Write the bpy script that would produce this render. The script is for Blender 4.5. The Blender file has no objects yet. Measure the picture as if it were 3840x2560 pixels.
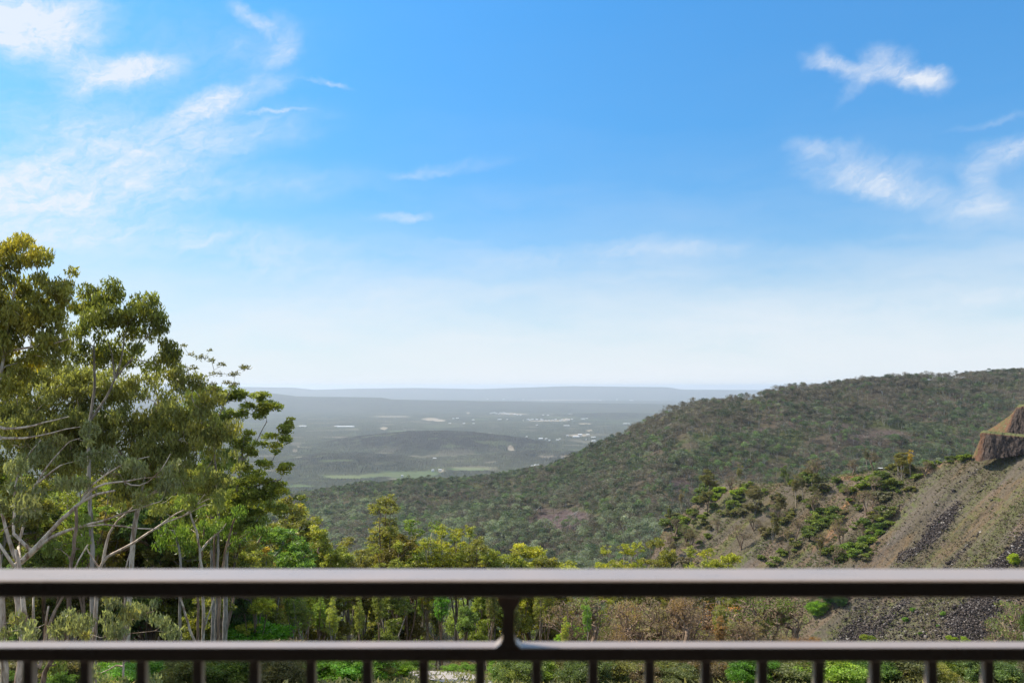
import bpy, math, random
import numpy as np
from mathutils import Vector, Matrix

# ------------------------------------------------------------------ camera, sky, sun, exposure
# The eye is H metres above the plain; F is the focal length in pixels of a 3840 wide picture.
H = 560.0
F = 2987.0
X0, Y0 = 1920.0, 1447.0
scene = bpy.context.scene
COL = scene.collection
R = math.radians
SUN_EL, SUN_AZ = 45.0, -68.0       # azimuth from +Y, negative = left

cam_d = bpy.data.cameras.new('camera')
cam = bpy.data.objects.new('camera', cam_d)
COL.objects.link(cam)
cam.location = (0, 0, H)
cam.rotation_euler = (R(90), 0, 0)
cam_d.sensor_width = 36.0
cam_d.lens = 36.0 * F / 3840.0
cam_d.shift_y = (Y0 - 1280.0) / 3840.0
cam_d.clip_start = 0.05
cam_d.clip_end = 200000.0
cam_d.dof.use_dof = True
cam_d.dof.focus_distance = 160.0
cam_d.dof.aperture_fstop = 3.4
scene.camera = cam

scene.view_settings.view_transform = 'Standard'
scene.view_settings.look = 'None'
scene.view_settings.exposure = 0.45
scene.view_settings.gamma = 1.0
scene.cycles.use_denoising = True
scene.cycles.max_bounces = 6
scene.cycles.diffuse_bounces = 4
scene.cycles.glossy_bounces = 3
scene.cycles.transmission_bounces = 3
scene.cycles.volume_bounces = 1
scene.cycles.transparent_max_bounces = 8
scene.cycles.sample_clamp_indirect = 6.0


class N:
    """tiny node-tree helper"""
    def __init__(self, tree):
        self.t = tree
        tree.nodes.clear()

    def new(self, kind, **kw):
        n = self.t.nodes.new(kind)
        for k, v in kw.items():
            setattr(n, k, v)
        return n

    def put(self, sock, v):
        if v is None:
            return
        if isinstance(v, bpy.types.NodeSocket):
            self.t.links.new(v, sock)
        else:
            sock.default_value = v

    def math(self, op, a, b=None, c=None, clamp=False):
        n = self.new('ShaderNodeMath', operation=op, use_clamp=clamp)
        self.put(n.inputs[0], a); self.put(n.inputs[1], b); self.put(n.inputs[2], c)
        return n.outputs[0]

    def vmath(self, op, a, b=None):
        n = self.new('ShaderNodeVectorMath', operation=op)
        self.put(n.inputs[0], a); self.put(n.inputs[1], b)
        return n.outputs[1] if op in ('LENGTH', 'DOT_PRODUCT') else n.outputs[0]

    def noise(self, vec, scale, detail=4.0, rough=0.55, dist=0.0, dims='3D'):
        n = self.new('ShaderNodeTexNoise', noise_dimensions=dims)
        self.put(n.inputs['Vector'], vec)
        n.inputs['Scale'].default_value = scale
        n.inputs['Detail'].default_value = detail
        n.inputs['Roughness'].default_value = rough
        n.inputs['Distortion'].default_value = dist
        return n

    def mix(self, fac, a, b, blend='MIX'):
        n = self.new('ShaderNodeMix', data_type='RGBA', blend_type=blend)
        n.clamp_factor = True
        self.put(n.inputs[0], fac); self.put(n.inputs[6], a); self.put(n.inputs[7], b)
        return n.outputs[2]

    def ramp(self, fac, stops, interp='LINEAR'):
        n = self.new('ShaderNodeValToRGB')
        self.put(n.inputs[0], fac)
        r = n.color_ramp
        r.interpolation = interp
        while len(r.elements) < len(stops):
            r.elements.new(0.5)
        for e, (p, c) in zip(r.elements, stops):
            e.position = p
            e.color = c if len(c) == 4 else (*c, 1)
        return n.outputs[0]

    def range(self, v, a, b, c=0.0, d=1.0, smooth=False):
        n = self.new('ShaderNodeMapRange', interpolation_type='SMOOTHSTEP' if smooth else 'LINEAR')
        self.put(n.inputs[0], v)
        for i, x in enumerate((a, b, c, d)):
            n.inputs[i + 1].default_value = x
        return n.outputs[0]

    def comb(self, x, y, z=0.0):
        n = self.new('ShaderNodeCombineXYZ')
        self.put(n.inputs[0], x); self.put(n.inputs[1], y); self.put(n.inputs[2], z)
        return n.outputs[0]

    def sep(self, v):
        n = self.new('ShaderNodeSeparateXYZ')
        self.put(n.inputs[0], v)
        return n.outputs


def lin(r, g, b):
    f = lambda c: (c / 255.0 / 12.92) if c <= 10 else ((c / 255.0 + 0.055) / 1.055) ** 2.4
    return (f(r), f(g), f(b), 1.0)


# (X, Y, rx, ry, degrees (positive = rises to the right), strength) in directions of the sky,
# written as the pixels of the photograph they were read from and turned into angles below
CLOUDS = [
    (110, 120, 270, 130, 8, 1.2), (40, 60, 210, 130, 0, .8), (260, 60, 190, 120, 30, .5),
    (450, 268, 220, 56, 14, 1.15), (540, 240, 150, 46, 12, .7), (330, 320, 130, 38, 22, .5),
    (905, 340, 180, 52, 20, .62), (790, 385, 130, 58, 24, .85), (700, 425, 110, 30, 20, .4),
    (935, 55, 95, 38, -22, .7), (1045, 130, 72, 80, -30, .5), (1010, 215, 100, 45, 20, .42), (930, 170, 110, 55, 0, .22),
    (1010, 413, 125, 10, 4, .55), (1262, 314, 66, 10, -14, .5), (1180, 300, 60, 8, -4, .2),
    (260, 640, 720, 150, 14, .72), (60, 800, 620, 180, 4, .85), (620, 520, 600, 100, 12, .55), (700, 720, 620, 90, 8, .42), (200, 420, 360, 80, 12, .35), (500, 260, 700, 220, 16, .22),
    (540, 697, 65, 18, -8, .4), (640, 900, 620, 70, 4, .35), (1000, 980, 480, 110, -4, .4),
    (1490, 822, 105, 20, 5, .95), (1700, 632, 230, 24, 8, .22), (1560, 655, 120, 14, 4, .2),
    (3090, 245, 105, 34, -14, .85), (3075, 205, 50, 30, 0, .4), (3230, 290, 110, 40, -8, .8), (3315, 240, 70, 62, -20, .7),
    (3420, 300, 100, 46, -14, 1.0), (3400, 235, 45, 38, 0, .45), (3520, 310, 66, 42, -20, .95), (3200, 355, 80, 26, 34, .3),
    (3060, 560, 100, 36, -14, .5), (3170, 640, 170, 80, -10, .55), (3330, 715, 210, 62, -16, .95), (3380, 640, 180, 50, 0, .22),
    (3630, 800, 150, 60, -12, .45), (3660, 680, 70, 60, -40, .5), (3700, 760, 60, 60, -60, .4),
    (3760, 580, 160, 62, 8, .48), (3840, 540, 120, 46, 10, .45), (3760, 450, 170, 16, 8, .25),
    (2250, 960, 520, 48, 4, .36), (2600, 930, 260, 30, 0, .2), (3400, 1150, 520, 60, 4, .35), (3750, 1110, 160, 30, 0, .3),
    (1400, 1130, 560, 50, 4, .3),
    (-700, 300, 600, 160, 12, .8), (-900, 900, 700, 160, 6, .5), (4700, 420, 500, 120, -10, .6), (4900, 900, 700, 120, 0, .5),
]

world = bpy.data.worlds.new('World')
scene.world = world
world.use_nodes = True


def build_world():
    n = N(world.node_tree)
    geo = n.new('ShaderNodeTexCoord').outputs['Generated']
    x, y, z = n.sep(geo)
    az = n.math('ARCTAN2', x, y)
    hor = n.math('SQRT', n.math('ADD', n.math('MULTIPLY', x, x), n.math('MULTIPLY', y, y)))
    el = n.math('ARCTAN2', z, hor)
    p = n.comb(az, el, 0.0)
    # wind-drawn wisps: bend the directions before the cloud shapes are laid in
    w1 = n.noise(p, 7.0, 5, .62).outputs['Color']
    w2 = n.noise(p, 34.0, 5, .62).outputs['Color']
    off = n.vmath('ADD', n.vmath('MULTIPLY', n.vmath('SUBTRACT', w1, (.5, .5, .5)), (.070, .036, 0)),
                  n.vmath('MULTIPLY', n.vmath('SUBTRACT', w2, (.5, .5, .5)), (.024, .017, 0)))
    q = n.vmath('ADD', p, off)
    total = None
    for (X, Y, rx, ry, deg, s) in CLOUDS:
        tx = (X - X0) / F
        ty = (Y0 - Y) / F
        a = math.atan(tx)
        e = math.atan(ty * math.cos(a))
        k = math.cos(a) ** 2
        m = n.new('ShaderNodeMapping', vector_type='TEXTURE')
        n.put(m.inputs['Vector'], q)
        m.inputs['Location'].default_value = (a, e, 0)
        m.inputs['Rotation'].default_value = (0, 0, R(deg))
        m.inputs['Scale'].default_value = (rx / F * k * 1.5, ry / F * math.cos(a) * math.cos(e) ** 2 * 1.5, 1)
        d = n.vmath('LENGTH', m.outputs[0])
        f = n.range(d, 1.0, 0.0, 0.0, s * .9, smooth=True)
        total = f if total is None else n.math('ADD', total, f)
    m = n.new('ShaderNodeMapping', vector_type='TEXTURE')
    n.put(m.inputs['Vector'], q)
    m.inputs['Rotation'].default_value = (0, 0, R(17))
    m.inputs['Scale'].default_value = (3.0, 0.8, 1)
    st = n.noise(m.outputs[0], 26.0, 7, .62, .6).outputs[0]
    st2 = n.noise(q, 11.0, 6, .6).outputs[0]
    mod = n.math('ADD', n.range(st, .25, .72, .40, 1.15), n.range(st2, .3, .7, -.22, .22))
    m2 = n.new('ShaderNodeMapping', vector_type='TEXTURE')
    n.put(m2.inputs['Vector'], q)
    m2.inputs['Rotation'].default_value = (0, 0, R(24))
    m2.inputs['Scale'].default_value = (2.2, 1.0, 1)
    st3 = n.noise(m2.outputs[0], 75.0, 6, .68, .4).outputs[0]
    mod = n.math('MULTIPLY', mod, n.range(st3, .30, .68, .42, 1.36))
    cloud = n.math('MULTIPLY', total, mod, clamp=True)
    # a whitening veil of thin high cloud toward the horizon
    veil_n = n.noise(n.vmath('MULTIPLY', q, (1.0, 4.5, 1)), 4.0, 6, .55).outputs[0]
    elj = n.math('ADD', el, n.range(veil_n, .3, .7, -.028, .028))
    veil = n.ramp(n.range(elj, 0.0, 0.5), [(0, (.95, .95, .95)), (.10, (.86, .86, .86)), (.23, (.58, .58, .58)),
                                           (.36, (.22, .22, .22)), (.50, (.08, .08, .08)), (.65, (.03, .03, .03)), (1, (0, 0, 0))])
    sky = n.new('ShaderNodeTexSky', sky_type='NISHITA')
    sky.sun_disc = False
    sky.sun_elevation = R(SUN_EL)
    sky.sun_rotation = R(SUN_AZ)
    sky.air_density = 1.0
    sky.dust_density = 0.6
    sky.ozone_density = 1.6
    sky.altitude = 600
    base = n.mix(1.0, sky.outputs[0], (0.50, 1.30, 1.72, 1), 'MULTIPLY')
    dim = n.ramp(n.range(el, 0.0, 0.5), [(0, (.58,) * 3), (.23, (.62,) * 3), (.36, (.70,) * 3), (.63, (.84,) * 3), (1, (1, 1, 1))])
    base = n.mix(1.0, base, dim, 'MULTIPLY')
    white = (6.35, 6.65, 7.05, 1)
    c1 = n.mix(veil, base, white)
    c2 = n.mix(n.math('MULTIPLY', cloud, .86), c1, (6.5, 6.75, 7.15, 1))
    # unseen white cloud added overhead, above the picture, as neutral fill light
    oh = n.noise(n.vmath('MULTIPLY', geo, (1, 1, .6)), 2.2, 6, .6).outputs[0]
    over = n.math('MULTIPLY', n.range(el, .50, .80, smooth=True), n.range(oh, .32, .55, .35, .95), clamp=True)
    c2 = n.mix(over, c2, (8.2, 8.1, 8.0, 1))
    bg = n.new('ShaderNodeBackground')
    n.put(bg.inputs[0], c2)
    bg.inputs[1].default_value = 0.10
    out = n.new('ShaderNodeOutputWorld')
    n.put(out.inputs[0], bg.outputs[0])
    try:
        world.cycles.sampling_method = 'MANUAL'
        world.cycles.sample_map_resolution = 512
    except Exception:
        pass


build_world()

sun_d = bpy.data.lights.new('sun', 'SUN')
sun_d.energy = 4.4
sun_d.angle = R(0.9)
sun_d.color = (1.0, 0.92, 0.78)
sun = bpy.data.objects.new('sun', sun_d)
COL.objects.link(sun)
sdir = Vector((math.sin(R(SUN_AZ)) * math.cos(R(SUN_EL)), math.cos(R(SUN_AZ)) * math.cos(R(SUN_EL)), math.sin(R(SUN_EL))))
sun.rotation_euler = sdir.to_track_quat('Z', 'Y').to_euler()
sun.location = (0, 0, H + 30)

# ------------------------------------------------------------------ helpers
rng = np.random.default_rng(7)
random.seed(7)


def P(X, Y, D):
    """the point D metres ahead that lies in the direction of photo position (X, Y)"""
    return np.array([(X - X0) / F * D, D, H - (Y - Y0) / F * D])


def hash2(ix, iy, seed):
    h = (ix.astype(np.int64) * 374761393 + iy.astype(np.int64) * 668265263 + seed * 974634777) & 0xffffffff
    h = ((h ^ (h >> 13)) * 1274126177) & 0xffffffff
    h = h ^ (h >> 16)
    return (h & 0xffff) / 65535.0


def vnoise(x, y, seed=0):
    ix, iy = np.floor(x), np.floor(y)
    fx, fy = x - ix, y - iy
    ix, iy = ix.astype(np.int64), iy.astype(np.int64)
    u, v = fx * fx * (3 - 2 * fx), fy * fy * (3 - 2 * fy)
    a, b = hash2(ix, iy, seed), hash2(ix + 1, iy, seed)
    c, d = hash2(ix, iy + 1, seed), hash2(ix + 1, iy + 1, seed)
    return (a * (1 - u) + b * u) * (1 - v) + (c * (1 - u) + d * u) * v


def fbm(x, y, octaves=4, seed=0, gain=.5):
    s, amp, tot = 0.0, 1.0, 0.0
    for o in range(octaves):
        s = s + amp * vnoise(x * 2 ** o, y * 2 ** o, seed + o * 17)
        tot += amp
        amp *= gain
    return s / tot


def tag(o, label=None, cat=None, group=None, kind=None):
    if label: o['label'] = label
    if cat: o['category'] = cat
    if group: o['group'] = group
    if kind: o['kind'] = kind
    return o


def link(name, me, parent=None):
    o = bpy.data.objects.new(name, me)
    COL.objects.link(o)
    if parent is not None:
        o.parent = parent
    return o


def empty(name, loc=(0, 0, 0), rz=0.0):
    o = bpy.data.objects.new(name, None)
    o.empty_display_size = 0.5
    COL.objects.link(o)
    o.location = loc
    o.rotation_euler = (0, 0, rz)
    return o


def mesh_np(name, verts, faces, mats, mat_idx=None, attrs=None, smooth=False, fcorner=None):
    """faces: (n,3) or (n,4) int array, or a list of such arrays"""
    me = bpy.data.meshes.new(name)
    verts = np.asarray(verts, dtype=np.float32)
    fl = faces if isinstance(faces, list) else [faces]
    fl = [np.asarray(f, dtype=np.int32) for f in fl if len(f)]
    nf = sum(len(f) for f in fl)
    me.vertices.add(len(verts))
    me.vertices.foreach_set('co', verts.ravel())
    loops = np.concatenate([f.ravel() for f in fl])
    counts = np.concatenate([np.full(len(f), f.shape[1], dtype=np.int32) for f in fl])
    starts = np.concatenate([[0], np.cumsum(counts)[:-1]]).astype(np.int32)
    me.loops.add(len(loops))
    me.loops.foreach_set('vertex_index', loops)
    me.polygons.add(nf)
    me.polygons.foreach_set('loop_start', starts)
    for m in (mats if isinstance(mats, (list, tuple)) else [mats]):
        me.materials.append(m)
    if mat_idx is not None:
        me.polygons.foreach_set('material_index', np.asarray(mat_idx, dtype=np.int32))
    if smooth:
        me.polygons.foreach_set('use_smooth', np.ones(nf, dtype=bool))
    for an, (dom, arr) in (attrs or {}).items():
        arr = np.asarray(arr, dtype=np.float32)
        if arr.ndim == 1:
            a = me.attributes.new(an, 'FLOAT', dom)
            a.data.foreach_set('value', arr)
        else:
            a = me.attributes.new(an, 'FLOAT_COLOR', dom)
            a.data.foreach_set('color', arr.ravel())
    me.update(calc_edges=True)
    return me


def grid_faces(nr, nc):
    i = np.arange(nr * nc).reshape(nr, nc)
    return np.stack([i[:-1, :-1], i[:-1, 1:], i[1:, 1:], i[1:, :-1]], -1).reshape(-1, 4)


class MB:
    """collects boxes, tubes and loose polygons into one mesh"""
    def __init__(self):
        self.v, self.f, self.m = [], [], []

    def add(self, verts, faces, mi=0):
        b = len(self.v)
        self.v += [tuple(map(float, v)) for v in verts]
        self.f += [tuple(b + i for i in f) for f in faces]
        self.m += [mi] * len(faces)

    def box(self, c, s, mi=0, rot=None):
        pts = [Vector((sx * s[0] / 2, sy * s[1] / 2, sz * s[2] / 2)) for sx in (-1, 1) for sy in (-1, 1) for sz in (-1, 1)]
        if rot is not None:
            pts = [rot @ p for p in pts]
        pts = [p + Vector(c) for p in pts]
        self.add(pts, [(0, 1, 3, 2), (4, 6, 7, 5), (0, 4, 5, 1), (2, 3, 7, 6), (0, 2, 6, 4), (1, 5, 7, 3)], mi)

    def build(self, name, mats, parent=None, bevel=0.0, smooth=False):
        me = bpy.data.meshes.new(name)
        me.from_pydata(self.v, [], self.f)
        for m in (mats if isinstance(mats, (list, tuple)) else [mats]):
            me.materials.append(m)
        me.polygons.foreach_set('material_index', self.m)
        if smooth:
            me.polygons.foreach_set('use_smooth', [True] * len(self.f))
        me.update()
        o = link(name, me, parent)
        if bevel:
            b = o.modifiers.new('bevel', 'BEVEL')
            b.width = bevel
            b.segments = 3
            b.limit_method = 'ANGLE'
        return o


def material(name):
    m = bpy.data.materials.new(name)
    m.use_nodes = True
    n = N(m.node_tree)
    out = n.new('ShaderNodeOutputMaterial')
    return m, n, out


def simple(name, col, rough=.8, metal=0.0, vary=.12, scale=3.0, spec=.5, bump=0.0):
    m, n, out = material(name)
    b = n.new('ShaderNodeBsdfPrincipled')
    tc = n.new('ShaderNodeTexCoord').outputs['Object']
    nz = n.noise(tc, scale, 5).outputs[0]
    c = n.mix(n.range(nz, .3, .7), tuple(x * (1 - vary) for x in col[:3]) + (1,), tuple(min(1, x * (1 + vary)) for x in col[:3]) + (1,))
    n.put(b.inputs['Base Color'], c)
    b.inputs['Roughness'].default_value = rough
    b.inputs['Metallic'].default_value = metal
    b.inputs['Specular IOR Level'].default_value = spec
    if bump:
        bp = n.new('ShaderNodeBump')
        bp.inputs['Strength'].default_value = bump
        n.put(bp.inputs['Height'], nz)
        n.put(b.inputs['Normal'], bp.outputs[0])
    n.put(out.inputs[0], b.outputs[0])
    return m


def attr(n, name, kind='GEOMETRY'):
    return n.new('ShaderNodeAttribute', attribute_name=name, attribute_type=kind)


def leaf_material(name='foliage', lo=.55, hi=2.1, trans=.46):
    """leaf colour = the tree's own tint x a light/dark shift per leaf and per clump"""
    m, n, out = material(name)
    tint = attr(n, 'tint', 'INSTANCER').outputs['Color']
    cv = attr(n, 'cv').outputs['Fac']
    warm = attr(n, 'warm').outputs['Fac']
    lum = n.range(cv, 0, 1, lo, hi)
    c = n.mix(1.0, tint, n.comb(lum, lum, lum), 'MULTIPLY')
    c = n.mix(n.math('MULTIPLY', warm, .75), c, n.mix(1.0, c, (1.75, 1.40, .6, 1), 'MULTIPLY'))
    d = n.new('ShaderNodeBsdfPrincipled')
    n.put(d.inputs['Base Color'], c)
    d.inputs['Roughness'].default_value = .45
    d.inputs['Specular IOR Level'].default_value = .35
    t = n.new('ShaderNodeBsdfTranslucent')
    n.put(t.inputs[0], n.mix(1.0, c, (1.22, 1.27, .66, 1), 'MULTIPLY'))
    mx = n.new('ShaderNodeMixShader')
    mx.inputs[0].default_value = trans
    n.put(mx.inputs[1], d.outputs[0])
    n.put(mx.inputs[2], t.outputs[0])
    n.put(out.inputs[0], mx.outputs[0])
    return m


def bark_material(name, pale, dark, scale=1.2, streak=6.0):
    m, n, out = material(name)
    tc = n.new('ShaderNodeTexCoord').outputs['Object']
    v = n.vmath('MULTIPLY', tc, (1, 1, .22))
    a = n.noise(v, scale * 2.2, 6, .62, 1.2).outputs[0]
    b = n.noise(v, streak * 2, 4, .6).outputs[0]
    f = n.math('ADD', n.range(a, .40, .58), n.range(b, .3, .7, -.45, .35), clamp=True)
    c = n.mix(f, dark, pale)
    bs = n.new('ShaderNodeBsdfPrincipled')
    n.put(bs.inputs['Base Color'], c)
    bs.inputs['Roughness'].default_value = .85
    bp = n.new('ShaderNodeBump')
    bp.inputs['Strength'].default_value = .5
    bp.inputs['Distance'].default_value = .03
    n.put(bp.inputs['Height'], b)
    n.put(bs.inputs['Normal'], bp.outputs[0])
    n.put(out.inputs[0], bs.outputs[0])
    return m


FOL = leaf_material()
FOL_HILL = leaf_material('hill_foliage', .62, 1.65, .35)
BARK_PALE = bark_material('pale_bark', (.68, .56, .43, 1), (.26, .17, .11, 1))
BARK_BROWN = bark_material('brown_bark', (.32, .22, .15, 1), (.12, .075, .045, 1))
BARK_GREY = bark_material('grey_bark', (.40, .34, .28, 1), (.15, .12, .09, 1))

# ------------------------------------------------------------------ far ranges and the plain
def interp(X, pts):
    pts = sorted(pts)
    return np.interp(X, [p[0] for p in pts], [p[1] for p in pts])


def in_ell(X, Y, cx, cy, rx, ry, soft=.35, seed=0, wob=.35):
    d = np.sqrt(((X - cx) / rx) ** 2 + ((Y - cy) / ry) ** 2)
    d = d + wob * (fbm(X / rx * 1.7 + cx, Y / ry * 1.7 + cy, 3, seed) - .5) * 2
    return np.clip((1 - d) / soft, 0, 1)


def rot_ell(X, Y, cx, cy, rx, ry, deg, **k):
    c, s = math.cos(R(deg)), math.sin(R(deg))
    dx, dy = X - cx, -(Y - cy)
    return in_ell(dx * c + dy * s, -dx * s + dy * c, 0, 0, rx, ry, **k)


def build_plain():
    ys = np.concatenate([np.linspace(1900, 1560, 400, endpoint=False), np.linspace(1560, 1490, 130, endpoint=False),
                         np.linspace(1490, 1471.5, 60)])
    xs = np.concatenate([np.linspace(-2600, 500, 200, endpoint=False), np.linspace(500, 3000, 1300, endpoint=False),
                         np.linspace(3000, 7200, 160)])
    X, Y = np.meshgrid(xs, ys)
    D = H * F / (Y - Y0)
    wx, wy = (X - X0) / F * D, D
    z = np.zeros_like(D)
    # low wooded hills standing on the plain: (X, Y of the middle, half width px, half depth m, height)
    def hill(cx, cy, rx, rd, h, seed):
        d0 = H * F / (cy - Y0)
        u = (X - cx) / rx
        v = (D - d0) / rd
        r = np.sqrt(u * u + v * v) + .35 * (fbm(wx / 900, wy / 900, 4, seed) - .5)
        return h * np.clip(1 - r * r, 0, 1) ** 1.2
    hl = hill(1640, 1668, 440, 1150, 125, 3)
    z += hl
    h2 = hill(1300, 1735, 330, 700, 50, 4) + hill(2080, 1718, 330, 600, 45, 5) + hill(2330, 1560, 330, 1500, 50, 6)
    z += h2
    dark = np.clip(hl / 50, 0, 1) + np.clip(h2 / 40, 0, 1) * .7
    z += hill(900, 1690, 330, 700, 45, 8)
    z += 14 * (fbm(wx / 2600, wy / 2600, 4, 11) - .5)
    # fields, clearings and bare ground
    green = np.zeros_like(D); bare = np.zeros_like(D)
    for i, (cx, cy, rx, ry, s) in enumerate([(1300, 1790, 105, 9, 1), (1390, 1783, 50, 7, .8), (1520, 1778, 150, 12, .75), (1600, 1772, 60, 10, .8),
                                (1760, 1758, 95, 9, .9), (1555, 1792, 110, 9, .6), (1120, 1823, 60, 8, .9), (1260, 1751, 80, 4, .4), (1490, 1617, 45, 3, .7), (1800, 1573, 40, 3, .45),
                                (2250, 1537, 130, 3.5, .75), (2380, 1536, 110, 3, .8), (2520, 1506, 80, 3, .6), (1090, 1860, 40, 6, .6), (1400, 1815, 60, 5, .4)]):
        green = np.maximum(green, s * in_ell(X, Y, cx, cy, rx, ry, seed=i))
    for i, (cx, cy, rx, ry, s) in enumerate([(1405, 1539, 42, 3, .9), (1470, 1562, 85, 2.6, .6), (1615, 1572, 35, 6, .8), (1645, 1577, 30, 5, .9),
                                (1440, 1606, 16, 6, .8), (1755, 1548, 8, 5, .7), (1920, 1552, 60, 3.5, .7), (2060, 1577, 80, 3, .8),
                                (2120, 1573, 22, 5, .9), (2190, 1589, 30, 3, .8), (2250, 1538, 60, 2.5, .5), (1953, 1704, 14, 6, .8), (1915, 1692, 14, 4, .7),
                                (2080, 1702, 16, 4, .9), (2172, 1632, 45, 5, .8), (2210, 1615, 14, 4, .8), (1118, 1680, 8, 8, .6), (1105, 1700, 10, 6, .4),
                                (2120, 1729, 30, 3, .6), (2050, 1730, 40, 3, .4), (1290, 1598, 50, 3, .5), (1130, 1597, 20, 3, .6), (1250, 1640, 60, 2.5, .3),
                                (1655, 1764, 14, 6, .8), (1120, 1732, 18, 2, .6), (1500, 1795, 60, 3, .4), (1840, 1735, 30, 2, .3), (2130, 1500, 180, 3, .5),
                                (2330, 1488, 60, 2, .6), (2450, 1497, 90, 2, .6), (2000, 1494, 60, 2, .4)]):
        bare = np.maximum(bare, s * in_ell(X, Y, cx, cy, rx, ry, seed=50 + i))
    # random small clearings, stretched by the view only because the ground is
    pn = fbm(wx / 420, wy / 420, 3, 31) * .5 + fbm(wx / 2300, wy / 2300, 3, 33) * .5
    clear = np.clip((pn - .60) / .05, 0, 1)
    green = np.maximum(green, clear * .22 * (1 - np.clip(dark, 0, 1)))
    bare = np.maximum(bare, np.clip((fbm(wx / 260, wy / 260, 3, 41) - .70) / .04, 0, 1) * .2 * (1 - np.clip(dark, 0, 1)))
    # tree canopy: rough height where it is wooded
    cover = 1 - np.clip(np.maximum(green, bare) * 1.6, 0, 1)
    # never let bumps outgrow the mesh far away
    canopy = rng.random(D.shape) * 13 * cover * np.clip(fbm(wx / 130, wy / 130, 2, 61) * 1.7, .3, 1.2)
    z = z + canopy * np.clip(1.2 - D / 30000, .3, 1)
    V = np.stack([wx, wy, z], -1).reshape(-1, 3)
    A = np.stack([green, bare, np.clip(dark, 0, 1), np.ones_like(D)], -1).reshape(-1, 4)

    m, n, out = material('plain_woodland')
    pos = n.new('ShaderNodeNewGeometry').outputs['Position']
    a = attr(n, 'land').outputs['Color']
    s = n.sep(a)
    n1 = n.noise(pos, 1 / 900.0, 6, .6).outputs[0]
    n2 = n.noise(pos, 1 / 60.0, 4, .65).outputs[0]
    n3 = n.noise(pos, 1 / 3200.0, 3, .5).outputs[0]
    wood = n.mix(n.range(n1, .35, .65), (.020, .030, .022, 1), (.045, .052, .034, 1))
    wood = n.mix(n.range(n3, .5, .62), wood, (.060, .060, .042, 1))
    wood = n.mix(n.range(n2, .35, .7, 0, .8), wood, (.075, .078, .055, 1))
    wood = n.mix(s[2], wood, n.mix(n.range(n2, .35, .65), (.016, .018, .017, 1), (.042, .040, .034, 1)))
    n4 = n.noise(pos, 1 / 220.0, 5, .7).outputs[0]
    wood = n.mix(n.range(n4, .52, .66, 0, .75), wood, (.085, .10, .055, 1))
    grass = n.mix(n.range(n1, .4, .6), (.085, .13, .055, 1), (.14, .16, .08, 1))
    soil = n.mix(n.range(n2, .3, .7), (.24, .20, .15, 1), (.42, .36, .28, 1))
    c = n.mix(s[0], wood, grass)
    c = n.mix(s[1], c, soil)
    b = n.new('ShaderNodeBsdfDiffuse')
    n.put(b.inputs[0], c)
    n.put(out.inputs[0], b.outputs[0])
    me = mesh_np('plain', V, grid_faces(*D.shape), m, attrs={'land': ('POINT', A)})
    tag(link('plain', me), 'wide wooded plain with green fields and pale clearings far below', kind='structure')
    return m


PLAIN_MAT = build_plain()


def ridge(name, label, profile, D0, depth, seed, x0, x1, nx=400, base=0.0, rough=1.0, col=(.05, .06, .05, 1)):
    """a long range: crest seen at the profile's heights, D0 metres away, sloping to the plain before and behind"""
    xs = np.linspace(x0, x1, nx)
    ts = np.concatenate([np.linspace(-1, 0, 22), np.linspace(0, 1, 8)[1:]])
    X, T = np.meshgrid(xs, ts)
    crest = H - (interp(X, profile) - Y0) / F * D0
    D = D0 + T * depth + depth * .35 * (fbm(X / 120, T * 2, 3, seed) - .5) * (1 - np.abs(T))
    shape = np.where(T < 0, (1 - np.abs(T) ** 1.0) ** 1.25, (1 - T) ** .6)
    gully = 1 - .35 * rough * fbm(X / 30, T * 1.5 + seed, 4, seed + 1) * (np.abs(T) > .02) * (1 - shape) * 2 * shape
    Z = base - 4 + (crest - base + 4) * shape * gully
    wx = (X - X0) / F * D
    V = np.stack([wx, D, Z], -1).reshape(-1, 3)
    me = mesh_np(name, V, grid_faces(*X.shape), PLAIN_MAT, smooth=True,
                 attrs={'land': ('POINT', np.tile(np.array([0, 0, 0.3, 1.0]), (X.size, 1)))})
    return tag(link(name, me), label, kind='structure')


ridge('far_range', 'pale flat topped range along the horizon',
      [(-2600, 1450), (-900, 1446), (0, 1449), (900, 1450), (1100, 1453), (1180, 1461), (1300, 1457), (1560, 1454), (1800, 1458), (1950, 1453),
       (2150, 1447), (2300, 1449), (2500, 1451), (2560, 1460), (2880, 1462), (3400, 1464), (5000, 1458), (7200, 1462)],
      38000, 5000, 5, -2600, 7200, 600)
ridge('blue_range', 'blue mesa ridge in front of the pale range',
      [(-2600, 1462), (-500, 1466), (600, 1470), (1000, 1472), (1050, 1478), (1110, 1486), (1430, 1490), (1470, 1497), (1600, 1499), (1860, 1503),
       (2050, 1508), (2300, 1512), (2700, 1516)],
      20500, 3800, 9, -2600, 2700, 500)
ridge('low_blue_hills', 'low blue hills behind the towns',
      [(1500, 1512), (1900, 1506), (2150, 1503), (2300, 1502), (2480, 1506), (2800, 1508), (4200, 1504), (5600, 1508), (7200, 1514)],
      27500, 3000, 13, 1500, 7200, 400, rough=.7)

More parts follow.
